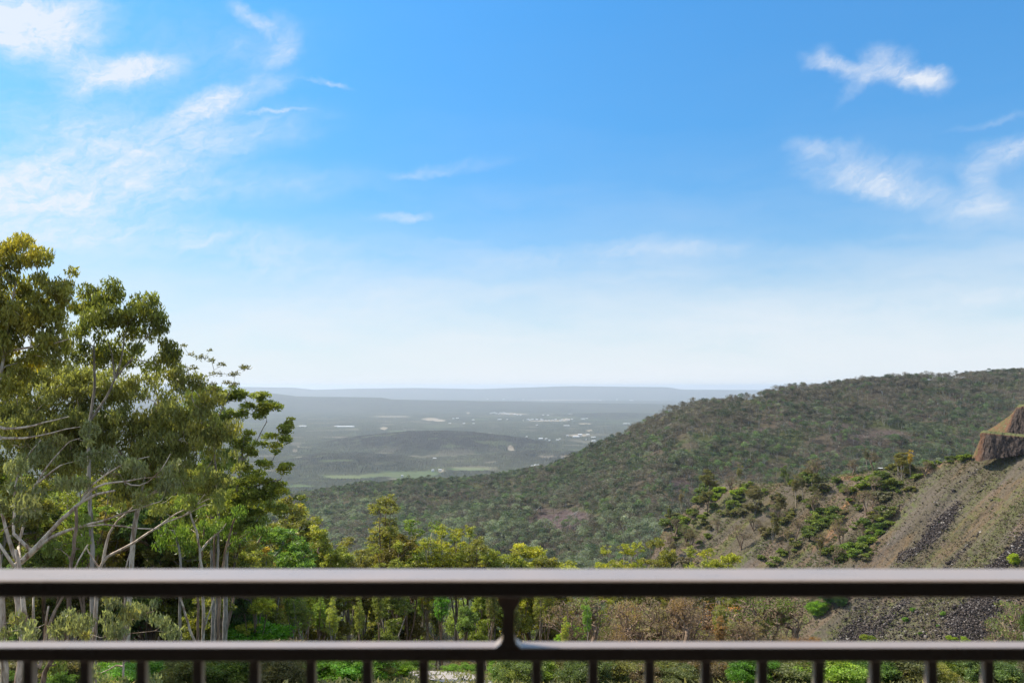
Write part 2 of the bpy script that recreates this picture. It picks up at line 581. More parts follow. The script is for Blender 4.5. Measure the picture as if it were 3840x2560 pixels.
# ------------------------------------------------------------------ haze
def build_haze():
    mb = MB()
    x0, x1, y0, y1, z0, z1 = -76000, 150000, -1500, 84000, -30, 640
    mb.box(((x0 + x1) / 2, (y0 + y1) / 2, (z0 + z1) / 2), (x1 - x0, y1 - y0, z1 - z0))
    m, n, out = material('haze_air')
    v = n.new('ShaderNodeVolumePrincipled')
    v.inputs['Color'].default_value = (.81, .89, 1.0, 1)
    v.inputs['Density'].default_value = HAZE_DENSITY
    v.inputs['Anisotropy'].default_value = 0.25
    n.put(out.inputs['Volume'], v.outputs[0])
    o = mb.build('haze', m)
    tag(o, kind='stuff')
    o['label'] = 'thin pale haze over the plain and the hills'
    return o


HAZE_DENSITY = 3.3e-5
build_haze()

# ------------------------------------------------------------------ railing
def build_rail():
    m, n, out = material('dark_powder_coat')
    b = n.new('ShaderNodeBsdfPrincipled')
    tc = n.new('ShaderNodeTexCoord').outputs['Object']
    nz = n.noise(tc, 9.0, 5, .6).outputs[0]
    n.put(b.inputs['Base Color'], n.mix(n.range(nz, .3, .7), (.35, .28, .235, 1), (.39, .31, .265, 1)))
    n.put(b.inputs['Roughness'], n.range(nz, .3, .7, .26, .34))
    b.inputs['Metallic'].default_value = 0.0
    b.inputs['IOR'].default_value = 1.7
    n.put(out.inputs[0], b.outputs[0])
    Dn = 1.45
    zt = H - 728 / F * Dn
    root = empty('balcony_railing', (0, Dn, H - 1.42))
    tag(root, 'dark metal balcony railing across the whole foreground', 'railing')
    zb = H - 1.42
    def bx(mb, x0, x1, y0, y1, z0, z1):
        mb.box(((x0 + x1) / 2, (y0 + y1) / 2 - Dn, (z0 + z1) / 2 - zb), (x1 - x0, y1 - y0, z1 - z0))
    h = MB(); bx(h, -3.4, 3.4, Dn, Dn + .098, zt - .033, zt)
    h.build('handrail', m, root, bevel=.006)
    yl0, yl1 = Dn + .053, Dn + .095
    zl = H - 982 / F * yl0
    l = MB(); bx(l, -3.4, 3.4, yl0, yl1, zl - .026, zl)
    l.build('lower_rail', m, root, bevel=.003)
    # post with a flared bracket at the head and weld fillets at the foot
    def post(X, nm='post'):
        cx = (X - X0) / F * (yl0)
        p = MB()
        w, wt = .0112, .0205
        y0, y1 = yl0 - .003, yl1 - .006
        prof = [(-w - .014, zl + .0005), (-w - .004, zl + .008), (-w, zl + .016), (-w, zt - .033 - .036), (-w - .007, zt - .033 - .026), (-wt, zt - .033 - .020), (-wt, zt - .0335)]
        pts = prof + [(-x, z) for x, z in reversed(prof)]
        k = len(pts)
        vs = [(cx + x, y0 - Dn, z - zb) for x, z in pts] + [(cx + x, y1 - Dn, z - zb) for x, z in pts]
        fs = [tuple(range(k - 1, -1, -1)), tuple(range(k, 2 * k))] + [(i, (i + 1) % k, k + (i + 1) % k, k + i) for i in range(k)]
        p.add(vs, fs)
        po = p.build(nm, m, root)
        s = MB()
        ring = [(cx + .0045 * math.cos(t * math.pi / 4), -.0001 + y0 - .002 - Dn, zt - .033 - .012 - zb + .0045 * math.sin(t * math.pi / 4)) for t in range(8)]
        back = [(x, y + .004, z) for x, y, z in ring]
        s.add(ring + back, [tuple(range(8))] + [(i, 8 + i, 8 + (i + 1) % 8, (i + 1) % 8) for i in range(8)])
        s.build('screw', m, po)
    post(1907)
    for X in (1907 - 213 * 12.6, 1907 + 213 * 12.6):
        post(X)
    # balusters: flat bars welded beneath the lower rail
    for k in range(-13, 14):
        X = 1800 + 213.4 * k + (0 if k else 0)
        cx = (X - X0) / F * (yl0 + .006)
        bb = MB()
        bb.box((cx, yl0 + .022 - Dn, (zl - .026 + H - 1.33) / 2 - zb), (.0185, .0185, zl - .026 - (H - 1.33)))
        bb.build('baluster', m, root, bevel=.003)
    br = MB(); bx(br, -3.4, 3.4, yl0, yl1, H - 1.356, H - 1.33)
    br.build('bottom_rail', m, root, bevel=.003)
    # the balcony that carries it: floor, soffit overhead and the wall behind the camera
    bal = empty('balcony', (0, 0, H - 1.42))
    tag(bal, 'covered balcony of the lookout building the view is taken from', 'balcony')
    conc = simple('balcony_render', (.04, .038, .035, 1), .9)
    soff = simple('soffit_paint', (.04, .035, .03, 1), .9)
    f = MB(); f.box((0, -.55, -.10), (9, 4.5, .2)); f.build('floor', conc, bal)
    c = MB(); c.box((0, -.6, 2.75), (9, 4.0, .2)); c.build('ceiling', soff, bal)
    w = MB(); w.box((0, -2.7, 1.3), (9, .2, 3.1)); w.build('wall', soff, bal)
    for sx in (-1, 1):
        w = MB(); w.box((sx * 4.6, -.6, 1.3), (.2, 4.0, 3.1)); w.build('side_wall', soff, bal)


build_rail()

# ------------------------------------------------------------------ near ground, scree spur, cliffs, mountain
GP = [(-60, -8), (0, -8), (15, -8.2), (27, -10.4), (40, -15), (60, -21.7), (80, -28.5), (120, -44), (200, -76), (300, -118), (500, -192), (700, -245), (1200, -330)]


def ground_z(x, y):
    x, y = np.asarray(x, float), np.asarray(y, float)
    z = np.interp(y, [g[0] for g in GP], [g[1] for g in GP])
    amp = np.clip(y / 120, .1, 1.6)
    return H + z + amp * 2.2 * (fbm(x / 26 + 40, y / 26, 3, 77) - .5)


def build_ground():
    ys = np.concatenate([np.linspace(-60, 15, 26), np.geomspace(16, 760, 220)])
    us = np.linspace(-1.6, 1.6, 420)
    U, Yd = np.meshgrid(us, ys)
    Xw = U * (np.maximum(Yd, 0) * .95 + 30)
    Z = ground_z(Xw, Yd)
    V = np.stack([Xw, Yd, Z], -1).reshape(-1, 3)
    m, n, out = material('forest_floor')
    pos = n.new('ShaderNodeNewGeometry').outputs['Position']
    a = n.noise(pos, .09, 5, .6).outputs[0]
    b = n.noise(pos, 1.6, 6, .7).outputs[0]
    c = n.mix(n.range(b, .35, .65), (.10, .075, .05, 1), (.24, .19, .14, 1))
    c = n.mix(n.range(a, .52, .60), c, n.mix(n.range(b, .3, .7), (.05, .085, .015, 1), (.12, .17, .03, 1)))
    bs = n.new('ShaderNodeBsdfDiffuse')
    n.put(bs.inputs[0], c)
    bp = n.new('ShaderNodeBump'); bp.inputs['Strength'].default_value = .8; bp.inputs['Distance'].default_value = .3
    n.put(bp.inputs['Height'], b); n.put(bs.inputs['Normal'], bp.outputs[0])
    n.put(out.inputs[0], bs.outputs[0])
    tag(link('ground', mesh_np('ground', V, grid_faces(*U.shape), m, smooth=True)), 'sloping bushland floor of leaf litter and grass below the balcony', kind='structure')
    # gravel track crossing below the trees
    pts = [(1300, 2476, 0), (1480, 2500, 0), (1590, 2528, 0), (1680, 2552, 0), (1800, 2585, 0), (1950, 2640, 0)]
    xs, yy = [], []
    for X, Y, _ in pts:
        D = 60.0
        for _k in range(20):
            z = float(ground_z((X - X0) / F * D, D)) - H
            D = D + .5 * (-z * F / (Y - Y0) - D)
        xs.append((X - X0) / F * D); yy.append(D)
    t = np.linspace(0, len(pts) - 1, 60)
    cx, cy = np.interp(t, range(len(pts)), xs), np.interp(t, range(len(pts)), yy)
    dx, dy = np.gradient(cx), np.gradient(cy)
    L = np.hypot(dx, dy)
    vs = []
    for s in np.linspace(-1, 1, 7):
        w = 1.7 * s * (1 + .12 * np.sin(t * 5 + s))
        x, y = cx - dy / L * w, cy + dx / L * w
        vs.append(np.stack([x, y, ground_z(x, y) + .10 - .07 * abs(s)], -1))
    V = np.stack(vs, 0).reshape(-1, 3)
    gm = simple('track_gravel', (.36, .32, .30, 1), .95, vary=.25, scale=2.5, bump=.6)
    tag(link('track', mesh_np('track', V, grid_faces(7, 60), gm, smooth=True)), 'pale gravel track under the trees', kind='structure')


build_ground()

CREST = [(1800, 2630), (2250, 2600), (2380, 2300), (2430, 2120), (2477, 2010), (2493, 1977), (2545, 1937), (2610, 1885), (2660, 1836), (2712, 1811), (2768, 1800), (2840, 1814), (2926, 1812), (3002, 1796), (3089, 1790),
         (3150, 1780), (3206, 1772), (3323, 1759), (3461, 1753), (3538, 1729), (3660, 1716), (3840, 1693), (4100, 1650), (4600, 1560), (5400, 1470)]
SC_A, SC_B, SC_C = .65, .25, -261.0


def spur_D(X, Y):
    return SC_C / (-(Y - Y0) / F - SC_A * (X - X0) / F - SC_B)


def streak(wx, wy):
    """across-slope and down-slope coordinates in metres"""
    L = math.hypot(SC_A, SC_B)
    return (-SC_B * wx + SC_A * wy) / L, (SC_A * wx + SC_B * wy) / L


def build_spur():
    xs = np.linspace(2100, 4900, 760)
    nt = 300
    ts = np.linspace(0, 1, nt)
    X, T = np.meshgrid(xs, ts)
    yc = interp(X, CREST)
    Y = 2640 + (yc - 2640) * T
    D = spur_D(X, Y)
    wx, wy = (X - X0) / F * D, D
    wz = H - (Y - Y0) / F * D
    u, v = streak(wx, wy)
    # gullies running down the fall line, plus rubble roughness
    g = (fbm(u / 9.0 + .02 * v, v / 90.0, 4, 201) - .5) * 5.0 + (fbm(u / 28.0, v / 200.0, 3, 202) - .5) * 7
    g = g * np.clip((1 - T) * 9, 0, 1)
    rough = (rng.random(X.shape) - .5) * .5
    wz = wz + g + rough
    # the back of the crest falls away
    bx, by, bz = [wx], [wy], [wz]
    for k in range(1, 12):
        bx.append(wx[-1:] * (1 + .02 * k)); by.append(wy[-1:] + 5 * k)
        bz.append(wz[-1:] - .06 * k - .45 * k * k)
    wx, wy, wz = (np.concatenate(b, 0) for b in (bx, by, bz))
    Yf = np.concatenate([Y] + [Y[-1:]] * 11, 0)
    Xf = np.concatenate([X] + [X[-1:]] * 11, 0)
    u, v = streak(wx, wy)
    # surface kinds: dark loose rock, green weeds, orange clay
    k1 = np.zeros_like(wx)
    for i, (cx, cy, rx, ry, deg, s) in enumerate([(3505, 1995, 185, 38, 47, 1), (3400, 2090, 60, 30, 40, .8), (3790, 2080, 200, 55, 42, 1), (3640, 2320, 190, 110, 40, 1), (3320, 2310, 200, 22, 42, .75),
                                     (3200, 2380, 150, 50, 42, .8), (3260, 2040, 60, 14, 45, .5), (3600, 2060, 150, 10, 45, .6), (3560, 2120, 120, 9, 45, .6), (3380, 1780, 40, 18, 0, .6),
                                     (3600, 2500, 150, 60, 20, .9), (3380, 1900, 50, 8, 45, .5), (4100, 2100, 200, 80, 42, 1)]):
        k1 = np.maximum(k1, s * rot_ell(Xf, Yf, cx, cy, rx, ry, deg, seed=i, soft=.45, wob=.45))
    st = fbm(u / 4.0, v / 60.0, 4, 301)
    k1 = np.maximum(k1, np.clip((st - .60) / .10, 0, 1) * .3 * np.clip((Xf - 3150) / 250, 0, 1))
    k1 = np.maximum(k1, .42 * np.clip((Yf - 2130) / 140, 0, 1) * np.clip((Xf - 3060) / 160, 0, 1))
    k2 = np.clip((fbm(u / 7.0, v / 45.0, 4, 311) - .50) / .12, 0, 1) * np.where(Xf < 3400, .75, .5)
    for i, (cx, cy, rx, ry, deg, s) in enumerate([(3290, 1800, 90, 36, 20, .9), (3420, 1900, 170, 26, 52, .7), (2780, 1850, 80, 30, 30, .8), (3100, 1800, 60, 16, 30, .9), (2720, 1930, 120, 40, 30, .6), (3730, 1868, 40, 8, 0, 1),
                                     (3400, 2120, 190, 16, 48, .55), (3280, 2260, 120, 9, 45, .7), (3500, 2300, 190, 12, 45, .5), (3620, 1960, 200, 20, 45, .5), (2600, 1990, 90, 50, 30, .6), (3240, 1830, 50, 20, 30, .8), (3560, 1860, 100, 30, 40, .4)]):
        k2 = np.maximum(k2, s * rot_ell(Xf, Yf, cx, cy, rx, ry, deg, seed=20 + i, soft=.8, wob=.6))
    k2 = np.where((np.abs(Yf - interp(Xf, CREST)) < 9) & (Xf > 3050) & (Xf < 3480), 1.0, k2)
    k3 = np.clip((fbm(u / 8.0 + 50, v / 30.0, 3, 321) - .56) / .07, 0, 1) * .2
    for i, (cx, cy, rx, ry, deg, s) in enumerate([(3170, 1900, 90, 16, 48, 1), (3120, 1985, 70, 30, 48, .8), (2790, 1830, 70, 22, 10, .6), (3180, 1790, 60, 14, 10, .8), (3060, 2030, 40, 20, 45, .6), (3640, 1705, 60, 8, 10, .8), (3500, 1760, 90, 20, 20, .5), (3340, 1960, 120, 18, 48, .35)]):
        k3 = np.maximum(k3, s * rot_ell(Xf, Yf, cx, cy, rx, ry, deg, seed=40 + i, soft=.7, wob=.55))
    A = np.stack([k1, k2, k3, np.ones_like(k1)], -1).reshape(-1, 4)
    UV = np.stack([u / 10, v / 10, u * 0, u * 0 + 1], -1).reshape(-1, 4)
    m, n, out = material('scree')
    pos = n.new('ShaderNodeNewGeometry').outputs['Position']
    s = n.sep(attr(n, 'kindmap').outputs['Color'])
    sl = attr(n, 'slope').outputs['Vector']
    fine = n.noise(pos, 1.5, 6, .75).outputs[0]
    mid = n.noise(n.vmath('MULTIPLY', sl, (1, .14, 1)), 7.0, 5, .65).outputs[0]
    big = n.noise(n.vmath('MULTIPLY', sl, (1, .25, 1)), .9, 4, .6).outputs[0]
    rub = n.new('ShaderNodeTexVoronoi'); rub.inputs['Scale'].default_value = 1.1
    n.put(rub.inputs['Vector'], pos)
    base = n.mix(n.range(fine, .32, .68), (.066, .054, .038, 1), (.185, .155, .115, 1))
    base = n.mix(n.range(mid, .45, .62, 0, .8), base, (.115, .10, .062, 1))
    base = n.mix(n.range(big, .45, .65, 0, .7), base, (.15, .125, .11, 1))
    rr, _, _ = n.sep(rub.outputs['Color'])
    rock = n.mix(rr, (.030, .025, .025, 1), (.13, .108, .10, 1))
    rock = n.mix(n.range(rr, .93, .96), rock, (.52, .48, .45, 1))
    weed = n.mix(n.range(fine, .35, .65), (.05, .075, .015, 1), (.17, .20, .05, 1))
    clay = n.mix(n.range(fine, .35, .65), (.22, .10, .045, 1), (.42, .23, .12, 1))
    f1 = n.math('MULTIPLY', s[2], n.range(mid, .35, .6), clamp=True)
    f2 = n.math('MULTIPLY', s[1], n.range(n.noise(pos, .5, 5, .7).outputs[0], .40, .60), clamp=True)
    c = n.mix(f1, base, clay)
    c = n.mix(f2, c, weed)
    f3 = n.range(n.math('ADD', s[0], n.range(n.noise(pos, .35, 4, .7).outputs[0], .3, .7, -.42, .42)), .35, .95)
    c = n.mix(f3, c, rock)
    b = n.new('ShaderNodeBsdfDiffuse'); n.put(b.inputs[0], c)
    bp = n.new('ShaderNodeBump'); bp.inputs['Strength'].default_value = .9; bp.inputs['Distance'].default_value = .5
    n.put(bp.inputs['Height'], n.math('ADD', fine, n.math('MULTIPLY', rub.outputs['Distance'], n.math('MULTIPLY', f3, .8))))
    n.put(b.inputs['Normal'], bp.outputs[0])
    n.put(out.inputs[0], b.outputs[0])
    me = mesh_np('scree_slope', np.stack([wx, wy, wz], -1).reshape(-1, 3), grid_faces(*wx.shape), m, attrs={'kindmap': ('POINT', A), 'slope': ('POINT', UV)})
    tag(link('scree_slope', me), 'steep brown quarry slope streaked with loose rock and weeds', kind='structure')
    return wx[:nt], wy[:nt], wz[:nt], k1[:nt].copy(), X, Y


SPX, SPY, SPZ, SPK, SPXP, SPYP = build_spur()


def build_spur_rocks():
    """loose stones lying on the scree, far too many to count"""
    w = .010 + SPK ** 1.5
    cand = np.flatnonzero((SPXP.ravel() > 2450) & (SPXP.ravel() < 4050) & (SPYP.ravel() > 1690) & (SPYP.ravel() < 2600))
    p = (w.ravel()[cand] * SPY.ravel()[cand]) ; p = p / p.sum()
    nr = 42000
    pick = rng.choice(cand, nr, p=p)
    c = np.stack([SPX.ravel()[pick], SPY.ravel()[pick], SPZ.ravel()[pick]], -1)
    c[:, 0] += rng.normal(0, .5, nr); c[:, 1] += rng.normal(0, .5, nr)
    s = np.minimum(.10 + rng.exponential(.075, nr), .8)
    cube = np.array([(x, y, z) for x in (-1, 1) for y in (-1, 1) for z in (-1, 1)], float)
    pts = cube[None] * (rng.uniform(.5, 1.1, (nr, 8, 3))) * s[:, None, None]
    pts *= rng.uniform(.6, 1.3, (nr, 1, 3))
    a = rng.uniform(0, 6.28, nr); ca, sa = np.cos(a)[:, None], np.sin(a)[:, None]
    x = pts[..., 0] * ca - pts[..., 1] * sa; y = pts[..., 0] * sa + pts[..., 1] * ca
    pts = np.stack([x, y, pts[..., 2] * .75], -1) + c[:, None, :]
    f = np.array([(0, 1, 3, 2), (4, 6, 7, 5), (0, 4, 5, 1), (2, 3, 7, 6), (0, 2, 6, 4), (1, 5, 7, 3)])
    faces = (np.arange(nr) * 8)[:, None, None] + f[None]
    cv = np.repeat(rng.random(nr) ** 2.2, 6)
    m, n, out = material('loose_rock')
    a_ = attr(n, 'cv').outputs['Fac']
    col = n.ramp(a_, [(0, (.038, .031, .030)), (.5, (.095, .080, .074)), (.9, (.17, .145, .135)), (1, (.38, .34, .31))])
    b = n.new('ShaderNodeBsdfDiffuse'); n.put(b.inputs[0], col); n.put(out.inputs[0], b.outputs[0])
    tag(link('loose_rocks', mesh_np('loose_rocks', pts.reshape(-1, 3), faces.reshape(-1, 4), m, attrs={'cv': ('FACE', cv)})),
        'dark and pale broken rocks strewn in bands down the slope', 'rocks', kind='stuff')


build_spur_rocks()


def cliff_face(name, label, bottom, top, D0, back, seed, grass_depth):
    """a ribbed rock face with rough reddish edges; the pixels trace its foot and brink, `back` metres of bench lie behind"""
    nx, nz = 200, 50
    xs = np.linspace(0, 1, nx)
    bp = np.array([np.interp(xs, [p[3] for p in bottom], [p[i] for p in bottom]) for i in range(3)])
    tp = np.array([np.interp(xs, [p[3] for p in top], [p[i] for p in top]) for i in range(3)])
    B = np.stack([(bp[0] - X0) / F * bp[2], bp[2], H - (bp[1] - Y0) / F * bp[2]], -1)
    T = np.stack([(tp[0] - X0) / F * tp[2], tp[2], H - (tp[1] - Y0) / F * tp[2]], -1)
    t = np.linspace(-.12, 1, nz)[:, None, None]
    V = B[None] * (1 - t) + T[None] * t
    arc = np.cumsum(np.r_[0, np.hypot(*np.diff(B[:, :2], axis=0).T)])
    rib = fbm(np.tile(arc / .9, (nz, 1)), np.tile(np.linspace(0, 3, nz)[:, None], (1, nx)), 4, seed) - .5
    V[..., 1] += rib * 2.6
    V[..., 0] += (fbm(np.tile(arc / 2.2, (nz, 1)) + 9, np.tile(np.linspace(0, 6, nz)[:, None], (1, nx)), 3, seed + 1) - .5) * 1.2
    br = V[-1].copy()
    rows = [V]
    nb = 10
    for k in range(1, nb + 1):
        r = br.copy()
        r[:, 1] += back * k / nb
        r[:, 0] += back * k / nb * (br[:, 0] / br[:, 1] + .04)
        r[:, 2] = br[:, 2] + grass_depth * k / nb + .5 * (fbm(arc / 3, np.full(nx, k * .7), 3, seed + 4) - .5)
        rows.append(r[None])
    G = np.concatenate(rows, 0)
    nr = G.shape[0]
    kind = np.zeros((nr, nx)); kind[nz:] = 1
    edge = np.zeros((nr, nx))
    edge[:nz] = np.clip(1 - xs / .07, 0, 1)[None] + np.clip((np.linspace(0, 1, nz) - .93) / .07, 0, 1)[:, None] * .9 * (rng.random((nz, nx)) * .5 + .5)
    A = np.stack([kind, np.clip(edge, 0, 1), kind * 0, kind * 0 + 1], -1).reshape(-1, 4)
    m, n, out = material('quarry_rock')
    s = n.sep(attr(n, 'kindmap').outputs['Color'])
    pos = n.new('ShaderNodeNewGeometry').outputs['Position']
    a = n.noise(n.vmath('MULTIPLY', pos, (1, 1, .22)), 1.4, 6, .7).outputs[0]
    b_ = n.noise(pos, .6, 4, .6).outputs[0]
    rock = n.mix(n.range(a, .36, .62), (.018, .014, .013, 1), (.095, .074, .064, 1))
    red = n.mix(n.range(a, .3, .7), (.085, .042, .026, 1), (.22, .12, .072, 1))
    c = n.mix(n.math('MULTIPLY', s[1], n.range(b_, .2, .6, .4, 1.1), clamp=True), rock, red)
    gr = n.mix(n.range(b_, .35, .6), (.055, .075, .022, 1), (.135, .145, .060, 1))
    gr = n.mix(n.range(a, .5, .65), gr, (.26, .20, .15, 1))
    gr = n.mix(n.math('MULTIPLY', s[1], n.range(b_, .4, .55), clamp=True), gr, red)
    c = n.mix(s[0], c, gr)
    bs = n.new('ShaderNodeBsdfDiffuse'); n.put(bs.inputs[0], c); n.put(out.inputs[0], bs.outputs[0])
    me = mesh_np(name, G.reshape(-1, 3), grid_faces(nr, nx), m, attrs={'kindmap': ('POINT', A)})
    tag(link(name, me), label, kind='structure')


# (X, Y, distance, position along the face 0..1)
cliff_face('cliff_lower_bench', 'lower ribbed rock face of the quarry with a reddish left edge',
           [(3659, 1716, 356, 0), (3672, 1717, 352, .03), (3710, 1712, 348, .12), (3840, 1695, 345, .35), (4400, 1640, 330, 1)],
           [(3678, 1626, 358, 0), (3688, 1622, 356, .03), (3715, 1626, 352, .12), (3840, 1638, 349, .35), (4400, 1560, 334, 1)], 350, 15, 501, .3)
cliff_face('cliff_upper_bench', 'upper ribbed rock face of the quarry above the grassy bench',
           [(3772, 1612, 372, 0), (3782, 1617, 368, .05), (3840, 1626, 364, .3), (4300, 1600, 350, 1)],
           [(3800, 1545, 376, 0), (3812, 1528, 374, .05), (3835, 1524, 370, .3), (4300, 1420, 356, 1)], 365, 26, 601, .6)


def build_bench():
    """the grassy shoulder the two faces are cut into"""
    prof = [(3560, 1760), (3650, 1700), (3684, 1622), (3712, 1602), (3783, 1555), (3814, 1527), (3860, 1508), (4000, 1440), (4500, 1300), (5000, 1240)]
    xs = np.linspace(3500, 5000, 160)
    rows = []
    for k, (dy, D) in enumerate([(120, 372), (60, 378), (20, 384), (4, 392), (0, 400), (6, 420), (40, 460), (120, 520)]):
        Y = interp(xs, prof) + dy + 6
        Y = np.where(xs < 3600, Y + (3600 - xs) * 1.5, Y)
        rows.append(np.stack([(xs - X0) / F * D, np.full_like(xs, D), H - (Y - Y0) / F * D + .8 * (fbm(xs / 20, xs * 0 + k, 3, 90) - .5)], -1))
    G = np.stack(rows, 0)
    n_ = G.shape[0] * G.shape[1]
    A = np.tile(np.array([1, .9, 0, 1.0]), (n_, 1))
    tag(link('quarry_shoulder', mesh_np('quarry_shoulder', G.reshape(-1, 3), grid_faces(*G.shape[:2]), bpy.data.materials['quarry_rock'], smooth=True,
                                       attrs={'kindmap': ('POINT', A)})), 'grassy shoulder above the quarry faces', kind='structure')


build_bench()

RIDGE = [(-3000, 1700), (0, 1890), (700, 1890), (1110, 1872), (1127, 1868), (1230, 1854), (1357, 1834), (1561, 1818), (1765, 1813), (1900, 1800), (1944, 1790), (2071, 1765), (2122, 1745), (2187, 1708), (2294, 1664),
         (2386, 1618), (2457, 1578), (2508, 1548), (2560, 1534), (2610, 1526), (2712, 1519), (2865, 1486), (3000, 1462), (3104, 1449), (3257, 1438), (3410, 1431), (3512, 1423),
         (3665, 1413), (3818, 1402), (4300, 1370), (5200, 1330), (6200, 1330)]
RDIST = [(-3000, 2300), (0, 2000), (1100, 1900), (2000, 1650), (2500, 1350), (3000, 1450), (3800, 1600), (5200, 1700), (6200, 1700)]


def build_mountain():
    xs = np.linspace(-1500, 5800, 760)
    nt = 240
    ts = np.linspace(0, 1, nt)
    X, T = np.meshgrid(xs, ts)
    k = np.exp(-np.linspace(-2, 2, 121) ** 2); k /= k.sum()
    dr = np.convolve(np.pad(interp(xs, RDIST), 60, mode='edge'), k, 'valid')
    Yr, Dr = interp(X, RIDGE), dr[None] + X * 0
    Yf, Df = 2420.0, 600.0
    Y = Yf + (Yr - Yf) * T
    D = Df * (Dr / Df) ** (T ** 1.15)
    wx, wy = (X - X0) / F * D, D
    wz = H - (Y - Y0) / F * D
    g = (fbm(wx / 160, wy / 300, 4, 401) - .5) * 84 * np.clip((1 - T) * 3.2, 0, 1) ** .8 * np.clip(T * 5, 0, 1)
    wz = wz + g
    # the foot runs on down under the valley floor
    wx = np.concatenate([wx[:1] * .8, wx[:1] * .9, wx]); wz = np.concatenate([wz[:1] - 110, wz[:1] - 40, wz]); wy = np.concatenate([wy[:1] * .8, wy[:1] * .9, wy])
    X = np.concatenate([X[:2], X])
    xs2, ys2, zs2 = [wx], [wy], [wz]
    for k in range(1, 14):
        xs2.append(wx[-1:] * (1 + .03 * k)); ys2.append(wy[-1:] + 45 * k * (1 + .06 * k))
        zs2.append(np.maximum(wz[-1:] - 1.2 * k - 2.6 * k * k, -20))
    wx, wy, wz = (np.concatenate(b, 0) for b in (xs2, ys2, zs2))
    Xf = np.concatenate([X] + [X[-1:]] * 13, 0)
    Yp = (H - wz) / wy * F + Y0
    # open rocky or grassy ground between the trees
    bare = np.zeros_like(wx)
    for i, (cx, cy, rx, ry, s) in enumerate([(2120, 1955, 160, 52, 1), (2050, 1915, 50, 18, .8), (2560, 1820, 60, 30, .9), (2440, 1890, 40, 26, .6), (2850, 1618, 70, 26, .9), (3260, 1632, 150, 34, .75), (3150, 1605, 60, 22, .8),
                                           (2300, 1790, 70, 20, .5), (2600, 1560, 50, 20, .35), (3520, 1560, 80, 30, .4), (2960, 1600, 60, 20, .5), (3380, 1650, 80, 16, .6)]):
        bare = np.maximum(bare, s * in_ell(Xf, Yp, cx, cy, rx, ry, seed=i + 70, soft=.5, wob=.5))
    A = np.stack([bare, bare * 0, bare * 0, bare * 0 + 1], -1).reshape(-1, 4)
    m, n, out = material('mountain_floor')
    pos = n.new('ShaderNodeNewGeometry').outputs['Position']
    s = n.sep(attr(n, 'kindmap').outputs['Color'])
    a = n.noise(pos, .25, 6, .7).outputs[0]
    b = n.noise(pos, .012, 4, .6).outputs[0]
    c = n.mix(n.range(a, .35, .65), (.055, .046, .034, 1), (.13, .105, .08, 1))
    c = n.mix(n.range(b, .45, .6), c, n.mix(n.range(a, .35, .65), (.045, .055, .022, 1), (.10, .11, .05, 1)))
    rock = n.mix(n.range(a, .38, .62), (.060, .044, .042, 1), (.15, .115, .112, 1))
    c = n.mix(s[0], c, rock)
    bs = n.new('ShaderNodeBsdfDiffuse'); n.put(bs.inputs[0], c)
    bp = n.new('ShaderNodeBump'); bp.inputs['Strength'].default_value = 1; bp.inputs['Distance'].default_value = 2
    n.put(bp.inputs['Height'], a); n.put(bs.inputs['Normal'], bp.outputs[0])
    n.put(out.inputs[0], bs.outputs[0])
    V = np.stack([wx, wy, wz], -1)
    tag(link('mountain', mesh_np('mountain', V.reshape(-1, 3), grid_faces(*wx.shape), m, smooth=True, attrs={'kindmap': ('POINT', A)})),
        'wooded mountainside rising to the right above the plain', kind='structure')
    return V[2:nt + 5], bare[2:nt + 5], Xf[2:nt + 5]


MT_V, MT_BARE, MT_X = build_mountain()

# ------------------------------------------------------------------ trees: growing wood and leaves
def resample(pts, step):
    pts = np.asarray(pts, float)
    seg = np.linalg.norm(np.diff(pts, axis=0), axis=1)
    s = np.r_[0, np.cumsum(seg)]
    n = max(2, int(s[-1] / step) + 1)
    t = np.linspace(0, s[-1], n)
    # smooth curve through the given points
    out = np.stack([np.interp(t, s, pts[:, i]) for i in range(3)], -1)
    for _ in range(2):
        out[1:-1] = (out[:-2] + 2 * out[1:-1] + out[2:]) / 4
    return out


